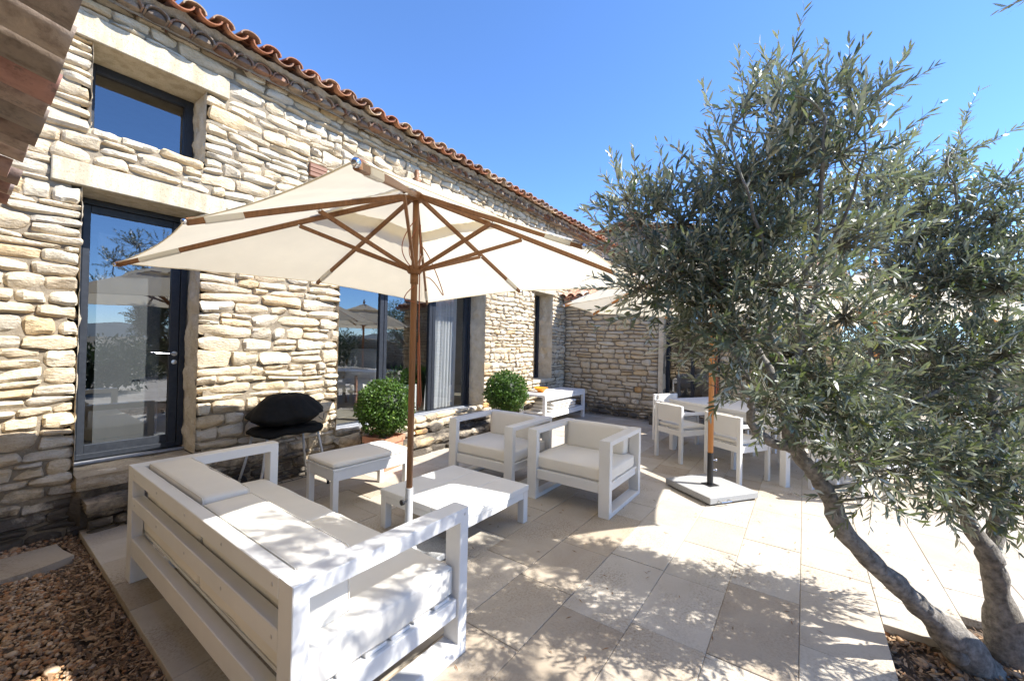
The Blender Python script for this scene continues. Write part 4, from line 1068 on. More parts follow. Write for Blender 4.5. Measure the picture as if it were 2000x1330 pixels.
p3 = parasol('parasol', (7.0, -.74), R(-35), 'farthest cream parasol behind the olive branches and dining table', False, M_TEAK_L, 1.88, 1.88, 2.50, 1.92, 1.5, 1.5, R(22.5), 'slab', .40, .026, 'cream parasols')

# ================================================================== POTTED BOXWOOD
def leaf_quads(P, T, Nn, L, W, cols, droop=.0):
    "arrays: base points P, direction T, face normal Nn, length, width -> verts, faces (6 verts a leaf)"
    n = len(P); T = T / np.linalg.norm(T, axis=1)[:, None]
    B = np.cross(Nn, T); B /= np.linalg.norm(B, axis=1)[:, None] + 1e-9; Nn = np.cross(T, B)
    L = np.broadcast_to(L, (n,))[:, None]; W = np.broadcast_to(W, (n,))[:, None]
    a = P; b1 = P + T * L * .32 + B * W * .5 + Nn * W * .12; b2 = P + T * L * .32 - B * W * .5 + Nn * W * .12
    c1 = P + T * L * .7 + B * W * .42 - Nn * L * droop * .4; c2 = P + T * L * .7 - B * W * .42 - Nn * L * droop * .4
    e = P + T * L - Nn * L * droop
    V = np.stack([a, b1, b2, c1, c2, e], 1).reshape(-1, 3); k = np.arange(n) * 6
    F = []
    for i in k: F += [[i, i + 2, i + 1], [i + 1, i + 2, i + 4, i + 3], [i + 3, i + 4, i + 5]]
    C = np.repeat(cols, 6, 0)
    return V, F, C
def boxwood(loc, r, label):
    rg = np.random.default_rng(int(loc[0] * 100))
    t = tag(empty('potted_boxwood', (loc[0], loc[1], 0)), label, 'bush', 'clipped boxwood balls in pots')
    zc = loc[2]
    m = MB(); h = zc - r * 1.0
    pot = []
    for (w, z) in ((.135, 0), (.14, .01), (.155, h * .8), (.157, h * .81), (.168, h * .82), (.17, h), (.158, h), (.15, h - .04)): pot.append((w, z))
    V = []; f = []
    for (w, z) in pot: V += [(-w, -w, z), (w, -w, z), (w, w, z), (-w, w, z)]
    for i in range(len(pot) - 1):
        for k in range(4): f.append([i * 4 + k, i * 4 + (k + 1) % 4, (i + 1) * 4 + (k + 1) % 4, (i + 1) * 4 + k])
    b_ = (len(pot) - 1) * 4; f.append([b_, b_ + 1, b_ + 2, b_ + 3]); f.append([3, 2, 1, 0]); m.add(V, f)
    o = m.build('pot', M_TERRA, t); o.rotation_euler.z = R(12)
    m = MB(); m.tube([(0, 0, h - .05), (0.01, 0, zc)], .022, 8); m.build('stem', M_TRUNK, t)
    n = 5200; d = rg.normal(0, 1, (n, 3)); d /= np.linalg.norm(d, axis=1)[:, None]
    lump = 1 + .07 * np.sin(d[:, 0] * 7 + 1) * np.sin(d[:, 1] * 6 + 2) + .04 * np.sin(d[:, 2] * 9 + d[:, 0] * 5) + .025 * np.sin(d[:, 1] * 17 + d[:, 2] * 13)
    rad = r * lump * (1 - np.abs(rg.normal(0, .07, n)) + .025 * rg.normal(0, 1, n) + (rg.random(n) < .03) * rg.uniform(0, .13, n))
    P = d * rad[:, None] * np.array([1, 1, .97]) + np.array([0, 0, zc])
    T = d * .6 + rg.normal(0, .7, (n, 3)) + np.array([0, 0, .25]); Nn = d + rg.normal(0, .55, (n, 3))
    br = rg.uniform(.6, 1.25, n); tip = (rg.random(n) < .12)
    cols = np.stack([br * np.where(tip, 1.9, 1), br * np.where(tip, 1.6, 1), br], 1)
    V, F, C = leaf_quads(P, T, Nn, rg.uniform(.026, .04, n), rg.uniform(.015, .022, n), cols, .1)
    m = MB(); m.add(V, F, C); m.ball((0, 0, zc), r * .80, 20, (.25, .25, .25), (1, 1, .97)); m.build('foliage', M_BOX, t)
    return t
boxwood((2.96, 3.95, .69), .32, 'round clipped boxwood in a terracotta pot behind the bench')
boxwood((5.12, 3.80, .70), .33, 'round clipped boxwood beside the console, behind the armchair')

# ================================================================== BARBECUE under its cover
bq = tag(empty('barbecue', (1.94, 4.13, 0)), 'barbecue under a black cloth cover on thin grey legs', 'barbecue')
m = MB(); n = 40; prof = [(.0, .268), (.07, .266), (.13, .258), (.18, .240), (.23, .205), (.28, .158), (.325, .108), (.345, .08), (.345, .062), (.315, .045), (.27, .018), (.21, -.012), (.13, -.03), (0, -.03)]
V = []; f = []; rq = np.random.default_rng(3)
for (r, z) in prof:
    for k in range(n):
        a = 2 * math.pi * k / n; fold = 1 + .045 * math.sin(5 * a + 1 + z * 9) * min(1, r * 5) + .035 * math.sin(13 * a + z * 26) * min(1, r * 4)
        V.append((r * fold * math.cos(a), r * .78 * fold * math.sin(a), .655 + z + .02 * math.cos(a - .6) * (r > .25) + .008 * math.sin(7 * a + r * 20)))
for i in range(len(prof) - 1):
    for k in range(n): f.append([i * n + k, (i + 1) * n + k, (i + 1) * n + (k + 1) % n, i * n + (k + 1) % n])
m.add(V, f); cv = m.build('cover', M_BLACK, bq, True)
m = MB(); m.tube([(.20, -.23, .70), (.235, -.25, .665), (.24, -.25, .69), (.25, -.24, .73)], .004, 6); m.build('drawcord', M_BLACKMET, cv)
m = MB(); V = []; f = []; prof = [(0, .035), (.2, .036), (.30, .03), (.325, .01), (.32, -.015), (.28, -.03), (.1, -.028), (0, -.028)]
for (r, z) in prof:
    for k in range(n):
        a = 2 * math.pi * k / n; e = 3.2; rr = r / ((abs(math.cos(a)) ** e + abs(math.sin(a)) ** e) ** (1 / e))
        V.append((rr * math.cos(a), rr * .72 * math.sin(a), .575 + z + .008 * math.sin(4 * a + 2) + .006 * math.sin(9 * a)))
for i in range(len(prof) - 1):
    for k in range(n): f.append([i * n + k, (i + 1) * n + k, (i + 1) * n + (k + 1) % n, i * n + (k + 1) % n])
m.add(V, f); m.build('tray', M_BLACK, bq, True)
for sx in (-1, 1):
    for sy in (-1, 1):
        m = MB(); m.tube([(sx * .235, sy * .15, .56), (sx * .28, sy * .19, .28), (sx * .325, sy * .215, .02 if sx > 0 else .08)], .0115, 10); lg = m.build('leg', M_GREYMET, bq, True)
        if sx > 0: m = MB(); m.tube([(sx * .325, sy * .215, .03), (sx * .327, sy * .216, .0)], .014, 8); m.build('foot_cap', M_BLACKMET, lg)
for sy in (-1, 1):
    m = MB(); yy = sy * .235; m.tube([(-.325, yy - .018, .078), (-.325, yy + .018, .078)], .078, 24); m.tube([(-.325, yy - .022, .078), (-.325, yy + .022, .078)], .03, 16); m.build('wheel', M_BLACKMET, bq)
m = MB()
for i in range(7): m.tube([(-.30 + i * .095, -.2, .12), (-.30 + i * .095, .2, .12)], .003, 5)
for y in (-.2, 0, .2): m.tube([(-.32, y, .12), (.31, y, .12)], .003, 5)
m.build('wire_rack', M_BLACKMET, bq)

# ================================================================== DINING SET
ux = np.array([.527, .85]); nx_ = np.array([.85, -.527]); TC = np.array([6.0, .62]); AT = math.atan2(ux[1], ux[0])
dt = tag(empty('dining_table', (TC[0], TC[1], 0), AT), 'long white garden dining table behind the olive tree', 'table')
m = MB()
for i in range(6): m.box(-.85, .85, -.45 + i * .1505, -.45 + i * .1505 + .148, .69, .725)
m.build('tabletop', M_WHITE, dt)
m = MB(); m.box(-.8, .8, -.43, -.395, .61, .6895); m.box(-.8, .8, .395, .43, .61, .6895); m.box(-.81, -.775, -.395, .395, .61, .6895); m.box(.775, .81, -.395, .395, .61, .6895); m.build('apron', M_WHITE, dt)
for sx in (-1, 1):
    for sy in (-1, 1):
        m = MB(); m.box(sx * .835, sx * .765, sy * .44, sy * .37, 0, .6885); m.build('leg', M_WHITE, dt)
def dchair():
    t = empty('dining_chair')      # seat faces +y
    for sx in (-1, 1):
        m = MB(); m.box(sx * .235, sx * .19, -.24, -.20, 0, .72); m.build('leg', M_WHITE, t)
        m = MB(); m.box(sx * .235, sx * .19, .20, .24, 0, .60); m.build('leg', M_WHITE, t)
        m = MB(); m.box(sx * .235, sx * .19, -.199, .24, .6005, .635); m.build('armrest', M_WHITE, t)
    m = MB(); m.box(-.189, .189, -.236, -.206, .50, .715); m.build('backrest', M_WHITE, t)
    m = MB(); m.box(-.189, .189, -.232, -.21, .34, .41); m.box(-.189, .189, .21, .232, .34, .41); m.box(-.232, -.208, -.199, .199, .34, .41); m.box(.208, .232, -.199, .199, .34, .41); m.build('seat_rail', M_WHITE, t)
    m = MB()
    for i in range(4): m.box(-.19 + i * .0965, -.19 + i * .0965 + .09, -.205, .205, .4105, .425)
    m.build('seat', M_WHITE, t)
    m = MB(); cushion_mb(m, 0, .0, .448, .40, .42, .045, .016, .008, 10, .002, 70); m.build('seat_cushion', M_CUSH, t, True)
    m = MB(); cushion_mb(m, 0, -.19, .62, .36, .035, .2, .014, .006, 10, .002, 71); m.build('back_cushion', M_CUSH, t, True)
    return t
proto = dchair(); first = True
DCH = [(.42, -.63, 'near', 'white dining chair nearest the annex wall on the near side of the table'), (-.39, -.62, 'near', 'white dining chair half behind the bright parasol pole, near side of table'),
       (.40, .64, 'far', 'white dining chair on the far side of the table, towards the annex door'), (-.40, .64, 'far', 'white dining chair on the far side of the table, towards the garden wall'),
       (1.15, -.02, 'n', 'white dining chair at the head of the table by the annex door'), (-1.17, 0, 's', 'white dining chair at the table end behind the curved olive trunk')]
for (a, b_, k, lab) in DCH:
    c = proto if first else copy_tree(proto); first = False
    q = TC + ux * a + nx_ * b_; c.location = (q[0], q[1], 0)
    face = {'near': nx_, 'far': -nx_, 'n': -ux, 's': ux}[k]
    c.rotation_euler.z = math.atan2(face[1], face[0]) - math.pi / 2
    tag(c, lab, 'chair', 'dining chairs around the white table')
# sun lounger far right
lo = tag(empty('sun_lounger', (7.75, -2.35, 0), R(20)), 'white sun lounger in the sun at the far right', 'lounger')
m = MB(); m.box(-.9, .9, -.33, -.28, .22, .29); m.box(-.9, .9, .28, .33, .22, .29); m.box(-.9, -.85, -.28, .28, .22, .29); m.box(.85, .9, -.28, .28, .22, .29); m.build('frame', M_WHITE, lo)
for sx in (-1, 1):
    for sy in (-1, 1): m = MB(); m.box(sx * .88, sx * .82, sy * .325, sy * .27, 0, .219); m.build('leg', M_WHITE, lo)
m = MB(); cushion_mb(m, -.2, 0, .34, 1.35, .6, .09, .03, .01, 12, .003, 80); m.build('mattress', M_CUSH, lo, True)
m = MB(); cushion_mb(m, 0, 0, 0, .6, .6, .09, .03, .01, 12, .003, 81, Matrix.Translation((.72, 0, .45)) @ Matrix.Rotation(R(-28), 4, 'Y')); m.build('headrest', M_CUSH, lo, True)

# ================================================================== BEHIND THE GLASS
def drape(name, x0, x1, y, z0, z1, folds, amp, mt, label, pull=0.):
    m = MB(); nu, nv = 90, 14; V = []; f = []
    for i in range(nu):
        for j in range(nv):
            s = i / (nu - 1); v = j / (nv - 1)
            a = amp * (.6 + .4 * v) * (math.sin(s * folds * 6.283 + .6 * math.sin(s * 9)) + .35 * math.sin(s * folds * 14.3 + 1))
            xx = x0 + (x1 - x0) * (s + pull * (1 - v) ** 2 * (s - 1))
            V.append((xx, y + a, z0 + (z1 - z0) * v))
    for i in range(nu - 1):
        for j in range(nv - 1): f.append([i * nv + j, (i + 1) * nv + j, (i + 1) * nv + j + 1, i * nv + j + 1])
    m.add(V, f); return tag(m.build(name, mt, None, True), label, 'curtain')
drape('curtain', 4.60, 5.22, 5.02, .36, 2.5, 8, .03, M_SHEER, 'white sheer curtain hanging behind the right pane of the wide window', .12)
drape('curtain', .72, 1.15, 4.98, .40, 2.35, 1, .004, M_BLIND, 'grey sheer panel hanging behind the glazed door')
ia = tag(empty('lounge_chair', (4.05, 6.35, .332), R(20)), 'cushioned lounge chair inside the room behind the wide window', 'armchair')
m = MB(); cushion_mb(m, 0, 0, .36, .7, .7, .16, .05, .02, 12, .004, 90); m.build('seat_cushion', M_CUSH, ia, True)
m = MB(); cushion_mb(m, 0, 0, 0, .16, .66, .6, .05, .02, 12, .004, 91, Matrix.Translation((.36, 0, .68)) @ Matrix.Rotation(R(18), 4, 'Y')); m.build('back_cushion', M_CUSH, ia, True)
m = MB()
for sx in (-1, 1):
    for sy in (-1, 1): m.box(sx * .34, sx * .30, sy * .36, sy * .32, 0, .56 if sx < 0 else .8)
m.box(-.34, .34, -.36, -.33, .22, .28); m.box(-.34, .34, .33, .36, .22, .28); m.build('frame', M_OLDWOOD, ia)
ip = tag(empty('indoor_planter', (4.28, 5.35, .332)), 'white square planter with a leafy plant inside the wide window', 'planter')
m = MB(); m.box(-.2, .2, -.2, .2, 0, .44, .01); m.build('pot', M_WHITE, ip)
rg = np.random.default_rng(77); n = 260; d = rg.normal(0, 1, (n, 3)); d /= np.linalg.norm(d, axis=1)[:, None]; d[:, 2] = np.abs(d[:, 2])
V, F, C = leaf_quads(d * rg.uniform(.05, .26, (n, 1)) + np.array([0, 0, .45]), d, d + rg.normal(0, .8, (n, 3)), .09, .04, np.full((n, 3), .9), .2); m = MB(); m.add(V, F, C); m.build('foliage', M_BOX, ip)

# ================================================================== OLIVE TREE at the right
orng = np.random.default_rng(101)
olive = tag(empty('olive_tree', (2.86, -.66, -.05)), 'large silvery olive tree with leaning grey trunks in the foreground at right', 'tree')
OB = np.array([2.86, -.66, -.05])
def smooth_path(pts, k=5):
    P = np.array([at(a, b, d) for a, b, d, r in pts]); rr = np.array([q[3] for q in pts])
    n = len(P); out = []; ro = []
    for i in range(n - 1):
        p0, p1, p2, p3 = P[max(i - 1, 0)], P[i], P[i + 1], P[min(i + 2, n - 1)]
        for t in np.linspace(0, 1, k, endpoint=False):
            out.append(.5 * ((2 * p1) + (-p0 + p2) * t + (2 * p0 - 5 * p1 + 4 * p2 - p3) * t * t + (-p0 + 3 * p1 - 3 * p2 + p3) * t ** 3)); ro.append(rr[i] * (1 - t) + rr[i + 1] * t)
    out.append(P[-1]); ro.append(rr[-1]); return np.array(out), np.array(ro)
LIMBS = [
 [(1925, 1330, 1.95, .115), (1880, 1265, 1.93, .092), (1820, 1205, 1.92, .076), (1760, 1150, 1.91, .068), (1695, 1090, 1.90, .063), (1645, 1030, 1.90, .060), (1615, 965, 1.91, .056), (1582, 915, 1.92, .051), (1548, 872, 1.93, .046), (1535, 815, 1.92, .038), (1515, 755, 1.9, .033), (1488, 700, 1.88, .028), (1455, 655, 1.87, .022), (1400, 590, 1.86, .016), (1330, 520, 1.85, .011), (1250, 455, 1.84, .006)],
 [(1552, 878, 1.93, .036), (1505, 862, 1.90, .030), (1472, 838, 1.88, .026), (1466, 800, 1.87, .022), (1470, 765, 1.86, .018), (1440, 700, 1.84, .012), (1390, 650, 1.82, .007)],
 [(1535, 815, 1.92, .030), (1545, 740, 1.95, .027), (1568, 660, 1.96, .024), (1556, 590, 1.96, .022), (1575, 530, 1.93, .02), (1600, 440, 1.85, .016), (1606, 340, 1.74, .011), (1612, 230, 1.64, .006)],
 [(1568, 640, 1.96, .018), (1595, 570, 1.98, .017), (1612, 500, 1.99, .014), (1660, 400, 1.86, .009), (1690, 280, 1.72, .005)],
 [(1545, 740, 1.95, .022), (1510, 665, 1.90, .018), (1505, 590, 1.88, .015), (1490, 480, 1.76, .011), (1450, 350, 1.62, .006)],
 [(1990, 1345, 1.99, .12), (1965, 1240, 1.98, .088), (1945, 1140, 1.98, .074), (1930, 1080, 1.98, .066), (1888, 1012, 1.99, .048), (1872, 955, 2.0, .043), (1845, 905, 2.05, .040), (1800, 858, 2.14, .034), (1750, 815, 2.24, .028), (1710, 740, 2.34, .02), (1700, 640, 2.38, .013), (1700, 520, 2.36, .007)],
 [(1846, 907, 2.02, .030), (1790, 905, 2.06, .027), (1730, 888, 2.10, .023), (1690, 862, 2.12, .02), (1655, 800, 2.1, .013), (1630, 730, 2.08, .007)],
 [(1930, 1085, 1.98, .058), (1950, 1015, 2.0, .052), (1960, 955, 2.02, .046), (1948, 880, 2.08, .04), (1938, 800, 2.16, .035), (1950, 710, 2.24, .029), (1915, 610, 2.32, .022), (1880, 490, 2.38, .015), (1865, 360, 2.3, .006)],
 [(1950, 710, 2.24, .024), (1890, 735, 2.2, .02), (1830, 765, 2.15, .014), (1780, 790, 2.1, .007)],
]
tk = MB(); nodes = []
for L in LIMBS:
    P, rr = smooth_path(L)
    rr = rr * np.where(rr > .08, .86, np.where(rr > .045, .66, .72)) * (1 + .05 * np.sin(np.arange(len(rr)) * 1.7 + orng.uniform(0, 6)) + orng.normal(0, .035, len(rr)))
    P[1:-1] += orng.normal(0, .0035, (len(P) - 2, 3))
    tk.tube(P - OB, rr, 14)
    for i in range(len(P)):
        if rr[i] < .05: nodes.append((P[i], rr[i]))
# burrs and cut stubs
for (a, b, d, r) in ((1870, 1275, 1.9, .055), (1812, 1190, 1.89, .03), (1905, 1285, 1.9, .05), (1690, 1075, 1.87, .022)):
    tk.ball(at(a, b, d) - OB, r, 10, None, (1, .8, .9))
for L3 in ([(2.42, -.98, 1.35, .055), (2.36, -.98, 1.8, .045), (2.25, -.95, 2.3, .035), (2.15, -.85, 2.8, .022), (2.05, -.7, 3.2, .01)], [(2.36, -.98, 1.8, .03), (2.15, -.9, 2.1, .022), (1.9, -.8, 2.35, .014), (1.7, -.7, 2.6, .008)], [(2.25, -.95, 2.3, .02), (2.4, -1.2, 2.6, .014), (2.55, -1.3, 2.75, .007)], [(3.0, -1.0, .2, .1), (2.75, -1.0, .7, .08), (2.52, -1.0, 1.1, .065), (2.42, -.98, 1.35, .055)]):
    P = np.array([q[:3] for q in L3]); rr = np.array([q[3] for q in L3]); t = np.linspace(0, len(P) - 1, 16); P = np.stack([np.interp(t, range(len(P)), P[:, k]) for k in range(3)], 1); rr = np.interp(t, range(len(rr)), rr)
    tk.tube(P - OB, rr, 12)
    for i in range(len(P)):
        if rr[i] < .05: nodes.append((P[i], rr[i]))
tk.build('trunk', M_TRUNK, olive, True)
NP = np.array([n[0] for n in nodes])
BLOBS = [ # px, py, depth, radius px, shoots
 (1530, 300, 1.90, 115, 95), (1640, 250, 1.95, 85, 55), (1450, 290, 1.86, 75, 40), (1560, 190, 1.9, 55, 26), (1665, 165, 1.95, 45, 18), (1430, 190, 1.86, 35, 8), (1520, 140, 1.88, 40, 12), (1615, 150, 1.92, 40, 12),
 (1560, 430, 1.82, 130, 100), (1440, 440, 1.8, 110, 90), (1330, 440, 1.82, 90, 70), (1250, 430, 1.84, 60, 32), (1220, 390, 1.85, 40, 12), (1300, 380, 1.85, 50, 18),
 (1310, 540, 1.76, 90, 80), (1410, 560, 1.74, 100, 95), (1520, 560, 1.72, 100, 95), (1250, 560, 1.8, 55, 30), (1640, 480, 1.9, 110, 85),
 (1370, 640, 1.78, 65, 45), (1440, 660, 1.74, 80, 55), (1560, 690, 1.78, 95, 75), (1650, 620, 1.85, 110, 85), (1640, 750, 1.78, 90, 75), (1600, 830, 1.7, 60, 30),
 (1740, 430, 2.0, 75, 60), (1800, 890, 1.70, 62, 40), (1865, 920, 1.72, 62, 42), (1945, 905, 1.70, 75, 54), (1990, 840, 1.68, 80, 54), (1925, 835, 1.72, 70, 46), (1985, 985, 1.66, 55, 26), (1835, 975, 1.70, 38, 12), (1905, 990, 1.72, 40, 14), (1745, 920, 1.68, 45, 18), (1775, 360, 2.0, 55, 30), (1810, 400, 1.95, 60, 40), (1720, 350, 1.95, 45, 24), (1750, 340, 1.95, 40, 14), (1500, 470, 1.8, 90, 60), (1400, 520, 1.78, 80, 50), (1900, 520, 1.85, 90, 60), (1980, 480, 1.85, 70, 40), (1700, 400, 1.95, 60, 40), (1790, 470, 2.0, 75, 60), (1820, 540, 1.95, 80, 60), (1500, 770, 1.72, 55, 30), (1570, 790, 1.72, 60, 34), (1620, 770, 1.75, 70, 46), (1690, 830, 1.72, 70, 46), (1560, 730, 1.75, 60, 34), (1640, 880, 1.68, 40, 14), (1820, 740, 1.75, 90, 60), (1760, 540, 1.95, 115, 90), (1740, 680, 1.85, 110, 95), (1740, 800, 1.75, 80, 60), (1690, 900, 1.68, 55, 26), (1760, 880, 1.75, 60, 30), (1700, 970, 1.65, 34, 7),
 (1860, 360, 2.0, 45, 26), (1855, 300, 2.0, 30, 10), (1860, 450, 1.95, 85, 65), (1940, 430, 1.85, 80, 55), (1850, 560, 1.85, 100, 90), (1950, 560, 1.75, 110, 95), (1860, 690, 1.75, 105, 90), (1960, 690, 1.65, 100, 80), (1850, 810, 1.8, 85, 60), (1950, 820, 1.75, 90, 65), (1890, 910, 1.85, 60, 30), (1960, 360, 1.8, 60, 30),
 (2120, 560, 1.7, 130, 80), (2130, 760, 1.7, 120, 70), (1480, 800, 1.86, 28, 7), (1430, 750, 1.8, 40, 14),
]
lv = []; lt = []; ln = []; ll = []; lw_ = []; lc = []; tw = MB(); fr = MB()
up = np.array([0, 0, 1.])
def shoot(p0, d, L, bright, thin=True):
    n = max(5, int(L / .0195)); bend = orng.normal(0, .25, 3) + np.array([0, 0, .18])
    pts = [p0]; t = d / np.linalg.norm(d)
    ph = orng.uniform(0, 6.28)
    st = L / n
    for i in range(n):
        t = t + bend * st * 2.2; t /= np.linalg.norm(t); pts.append(pts[-1] + t * st)
    pts = np.array(pts)
    tw.tube(pts[::max(1, n // 5)], np.linspace(.0022, .0009, len(pts[::max(1, n // 5)])), 4, False)
    u = np.cross(t, up + .01); u /= np.linalg.norm(u) + 1e-9; w = np.cross(u, t)
    for i in range(1, n + 1):
        f = i / n; a = ph + (i % 2) * 1.57 + orng.normal(0, .2)
        tt = pts[i] - pts[i - 1]; tt /= np.linalg.norm(tt)
        for s_ in (0, 3.1416):
            if orng.random() < .13: continue
            r_ = u * math.cos(a + s_) + w * math.sin(a + s_)
            op = orng.uniform(.55, 1.0) * (1.05 - .45 * f)
            dirv = tt * math.cos(op) + r_ * math.sin(op) + orng.normal(0, .17, 3)
            lv.append(pts[i]); lt.append(dirv); ln.append(np.cross(np.cross(tt, r_), dirv) * 0 + (up * .55 + tt * .9 - r_ * .35) + orng.normal(0, .33, 3))
            sz = (.064 - .028 * f ** 2.0 + orng.normal(0, .009)) * (1 if i > 1 else .8)
            ll.append(max(.018, sz)); lw_.append(max(.006, sz * orng.uniform(.17, .25))); b = bright * orng.uniform(.75, 1.2); y = orng.random()
            lc.append((b * (1.35 if y < .012 else 1), b * (1.25 if y < .012 else 1), b * (.5 if y < .012 else 1)))
    if orng.random() < .10:
        for _ in range(orng.integers(1, 4)):
            q = pts[orng.integers(1, max(2, n // 2))] + orng.normal(0, .008, 3) + np.array([0, 0, -.016]); fr.ball(q - OB, .0085, 8, None, (.85, .85, 1.15))
cctr = at(1650, 600, 1.9); CC = []
BLOBS += [(None, p_, None, r_, n_) for p_, r_, n_ in (((1.95, -.95, 2.4), .30, 60), ((2.2, -.95, 2.9), .36, 70), ((1.7, -.6, 2.85), .28, 46), ((2.3, -1.25, 2.2), .35, 50), ((2.0, -.65, 3.2), .32, 54), ((1.62, -.85, 2.4), .24, 36), ((2.45, -.8, 3.3), .3, 36), ((2.6, -1.4, 2.7), .36, 40))]
for (px, py, dep, rp, ns) in BLOBS:
    c3 = None
    if px is None: c3, r3 = np.array(py), rp; px, py, dep, rp = 1730, 400, 2., 1.
    ns = ns * .5 if px > 2020 else ns
    if py < 330 and px < 1740: py += 52
    dep -= .22 * max(0., min(1., (430 - py) / 150)) * (1 if px < 1740 else .0)
    dep += (.50 if 1690 < px < 2010 else (.22 if 1540 < px <= 1690 else .08)) * (1. if 330 < py < 860 else .3) if py > 200 else 0
    c = at(px, py, dep); r = rp / FPX * dep
    if c3 is not None: c, r = c3, r3
    CC.append(c)
    i = int(np.argmin(np.linalg.norm(NP - c, axis=1) + (NP[:, 2] > c[2] + .1) * .3)); q = NP[i]
    mid = (q + c) / 2 + orng.normal(0, .03, 3) + np.array([0, 0, .02])
    s = np.linspace(0, 1, 8)[:, None]; path = (1 - s) ** 2 * q + 2 * s * (1 - s) * mid + s ** 2 * c
    tw.tube(path, np.linspace(min(.010, nodes[i][1]), .0045, 8), 6, False)
    for k in range(int(ns * (.80 if px > 1690 else .84))):
        d = orng.normal(0, 1, 3); d /= np.linalg.norm(d); b = c + d * r * orng.uniform(.05, .75) * np.array([1, 1, .9])
        m2 = (c + b) / 2 + orng.normal(0, .015, 3)
        s3 = np.linspace(0, 1, 4)[:, None]; tw.tube((1 - s3) ** 2 * c + 2 * s3 * (1 - s3) * m2 + s3 ** 2 * b, np.linspace(.0038, .0022, 4), 4, False)
        outw = (b - cctr); outw /= np.linalg.norm(outw) + 1e-6
        dirv = d * .75 + up * orng.uniform(.05, .75) + outw * .35 + orng.normal(0, .2, 3)
        L = orng.uniform(.12, .22) if py > 330 else orng.uniform(.14, .27)
        shoot(b, dirv, L, orng.uniform(.8, 1.15))
# single long sprays at the crown edge
for (px, py, d_, dx, dy, L) in ((1520, 215, 1.7, -.2, 1, .2), (1665, 215, 1.75, .15, 1, .22), (1420, 250, 1.86, -.5, .9, .30), (1500, 190, 1.88, -.25, 1, .26), (1610, 215, 1.92, 0, 1, .15), (1700, 210, 1.95, .25, 1, .30), (1240, 400, 1.85, -.35, 1, .24), (1310, 370, 1.85, -.3, 1, .24), (1860, 330, 2.0, .1, 1, .26), (1715, 920, 1.68, .05, -1, .26), (1705, 380, 2., .4, .8, .26), (1400, 310, 1.86, -.9, .45, .26), (1200, 470, 1.84, -.6, .6, .2), (1210, 560, 1.8, -1, -.1, .2), (1250, 610, 1.78, -.9, -.4, .2), (1570, 270, 1.9, .3, 1, .3), (1730, 310, 2.0, .5, .8, .3), (1460, 160, 1.87, -.3, 1, .24)):
    p0 = at(px, py + (45 if py < 330 and px < 1740 else 0), d_ - (.18 if py < 330 and px < 1740 else 0))
    q = min(CC, key=lambda c_: np.linalg.norm(c_ - p0)); s3 = np.linspace(0, 1, 6)[:, None]
    tw.tube((1 - s3) ** 2 * q + 2 * s3 * (1 - s3) * ((q + p0) / 2 + orng.normal(0, .02, 3)) + s3 ** 2 * p0, np.linspace(.004, .0022, 6), 4, False)
    shoot(p0, CR * dx + CU * dy + orng.normal(0, .1, 3), L, 1.1)
V, F, C = leaf_quads(np.array(lv) - OB, np.array(lt), np.array(ln), np.array(ll), np.array(lw_), np.array(lc), .10)
m = MB(); m.add(V, F, C); crown = m.build('crown', M_OLIVE, olive)
tw.v = [v - OB for v in tw.v]; tw.build('twigs', M_TWIG, crown, True)
tag(fr.build('olives', M_FRUIT, crown, True), kind='stuff')
print('olive leaves', len(lv))

# background olives and garden trees
def leafy_tree(name, loc, H, Rr, n, leaf, mt, seed, label, group, flat=1., trunk=.12, cat='tree', tr_h=.45):
    rg = np.random.default_rng(seed); t = tag(empty(name, (loc[0], loc[1], -.08)), label, cat, group)
    m = MB(); hc = H * (1 - tr_h * .9)
    m.tube([(0, 0, 0), (.05, .03, H * .2), (.0, .08, H * .4), (.04, .0, H * .6)], [trunk, trunk * .8, trunk * .6, trunk * .3], 9)
    cl = []
    for i in range(26):
        d = rg.normal(0, 1, 3); d /= np.linalg.norm(d); rad = rg.uniform(.35, .95)
        c = d * rad * np.array([Rr, Rr, H * (1 - tr_h) / 2 * flat]) + np.array([0, 0, H * tr_h + H * (1 - tr_h) / 2]); cl.append((c, rg.uniform(.22, .42) * Rr))
        if i < 10: m.tube([(0, .05, H * .38), tuple(c * .6 + np.array([0, 0, H * .12])), tuple(c)], [trunk * .35, trunk * .2, .01], 5)
    m.build('trunk', M_TRUNK, t, True)
    k = rg.integers(0, len(cl), n); C0 = np.array([cl[i][0] for i in k]); r0 = np.array([cl[i][1] for i in k])
    d = rg.normal(0, 1, (n, 3)); d /= np.linalg.norm(d, axis=1)[:, None]
    P = C0 + d * (r0 * rg.uniform(.3, 1.05, n) ** .6)[:, None]
    T = d * .6 + rg.normal(0, .6, (n, 3)) + np.array([0, 0, .35]); Nn = rg.normal(0, .7, (n, 3)) + np.array([0, 0, .6]) + d * .3
    cols = rg.uniform(.65, 1.25, (n, 1)) * np.ones((1, 3))
    V, F, C = leaf_quads(P, T, Nn, leaf * rg.uniform(.7, 1.3, n), leaf * .26 * rg.uniform(.8, 1.3, n), cols, .1)
    m = MB(); m.add(V, F, C); m.build('crown', mt, t)
    return t
leafy_tree('olive_tree', (11.0, -3.4), 3.1, 1.5, 9000, .085, M_OLIVE_FAR, 201, 'pale bushy olive tree standing in front of the garden wall, nearest of three', 'olive trees by the garden wall')
leafy_tree('olive_tree', (12.4, -1.9), 3.3, 1.7, 9000, .09, M_OLIVE_FAR, 202, 'pale bushy olive tree by the garden wall close to the annex corner', 'olive trees by the garden wall')
leafy_tree('olive_tree', (12.6, -5.0), 2.7, 1.2, 6500, .075, M_OLIVE_FAR, 203, 'smallest pale olive tree by the garden wall, farthest from the annex', 'olive trees by the garden wall')
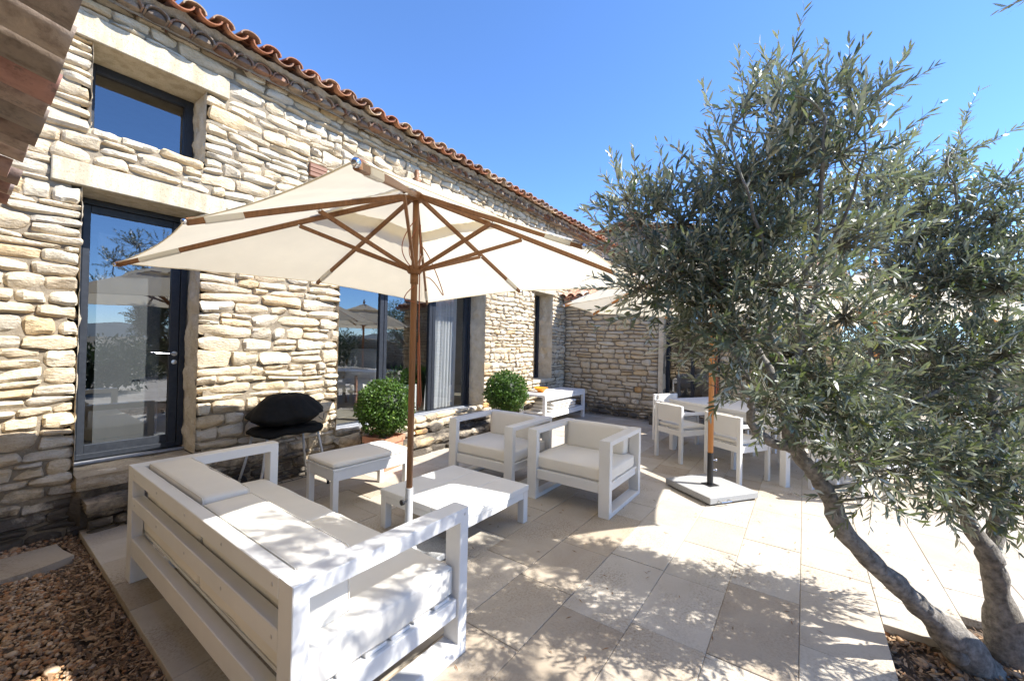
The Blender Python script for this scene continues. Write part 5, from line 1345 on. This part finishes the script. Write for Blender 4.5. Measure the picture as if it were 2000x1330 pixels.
# garden below the terrace, seen mirrored in the window panes
for i, (x, y, H, Rr) in enumerate(((-3.5, -7, 2.6, 1.7), (.8, -8.5, 2.2, 1.8), (3.6, -9.5, 1.4, 1.5), (5.2, -11, 1.5, 1.8), (9.5, -12, 1.4, 1.6), (11.5, -10.5, 1.9, 1.9), (14.5, -13, 1.7, 1.9), (2.2, -5.2, 1.2, .9))):
    leafy_tree('garden_shrub', (x, y), H, Rr, 2600, .17, M_HEDGE, 300 + i, 'dark garden shrub mirrored in the window panes', 'shrubs mirrored in the window panes', 1., .1, 'shrub', .08)
m = MB(); V = []; f = []; hr = np.random.default_rng(5)
for i in range(61):
    a = R(-200 + i * 4); rr = 1500
    h = 26 + 14 * math.sin(i * .7) + 9 * math.sin(i * 1.9 + 1) + 4 * math.sin(i * 4.3)
    V += [(rr * math.cos(a), rr * math.sin(a), -2), ((rr + 250) * math.cos(a), (rr + 250) * math.sin(a), h)]
for i in range(60): f.append([2 * i, 2 * i + 2, 2 * i + 3, 2 * i + 1])
m.add(V, f); structure(m.build('hills', M_HILL, None, True))

# ================================================================== LIGHT, SKY, CAMERA
sv = Vector((.48, -1., 1.12)).normalized()
w = bpy.data.worlds.new('World'); S.world = w; w.use_nodes = True; nt = w.node_tree
bg = nt.nodes['Background']; sk = nt.nodes.new('ShaderNodeTexSky'); sk.sky_type = 'NISHITA'; sk.sun_disc = False
sk.sun_elevation = math.asin(sv.z); sk.sun_rotation = math.atan2(sv.x, sv.y); sk.altitude = 2000; sk.air_density = 1.0; sk.dust_density = .0; sk.ozone_density = 10
nt.links.new(sk.outputs[0], bg.inputs[0]); bg.inputs[1].default_value = .14
sl_ = bpy.data.lights.new('sun', 'SUN'); sl_.energy = 4.1; sl_.angle = R(.53); sl_.color = (1, .968, .91)
so = bpy.data.objects.new('sun', sl_); link(so); so.rotation_euler = sv.to_track_quat('Z', 'Y').to_euler(); so.location = (0, 0, 20)
cam = bpy.data.cameras.new('camera'); cam.sensor_width = 36; cam.lens = FPX * 36 / 2000; cam.clip_start = .05; cam.clip_end = 6000
co = bpy.data.objects.new('camera', cam); link(co)
co.matrix_world = Matrix(((CR[0], CU[0], -CF[0], 0), (CR[1], CU[1], -CF[1], 0), (CR[2], CU[2], -CF[2], CAMH), (0, 0, 0, 1)))
S.camera = co
S.view_settings.view_transform = 'Standard'; S.view_settings.look = 'None'; S.view_settings.exposure = 1.48; S.view_settings.gamma = 1
S.render.engine = 'CYCLES'
S.cycles.max_bounces = 8; S.cycles.diffuse_bounces = 4; S.cycles.glossy_bounces = 4; S.cycles.transparent_max_bounces = 12; S.cycles.transmission_bounces = 4
S.cycles.use_denoising = True
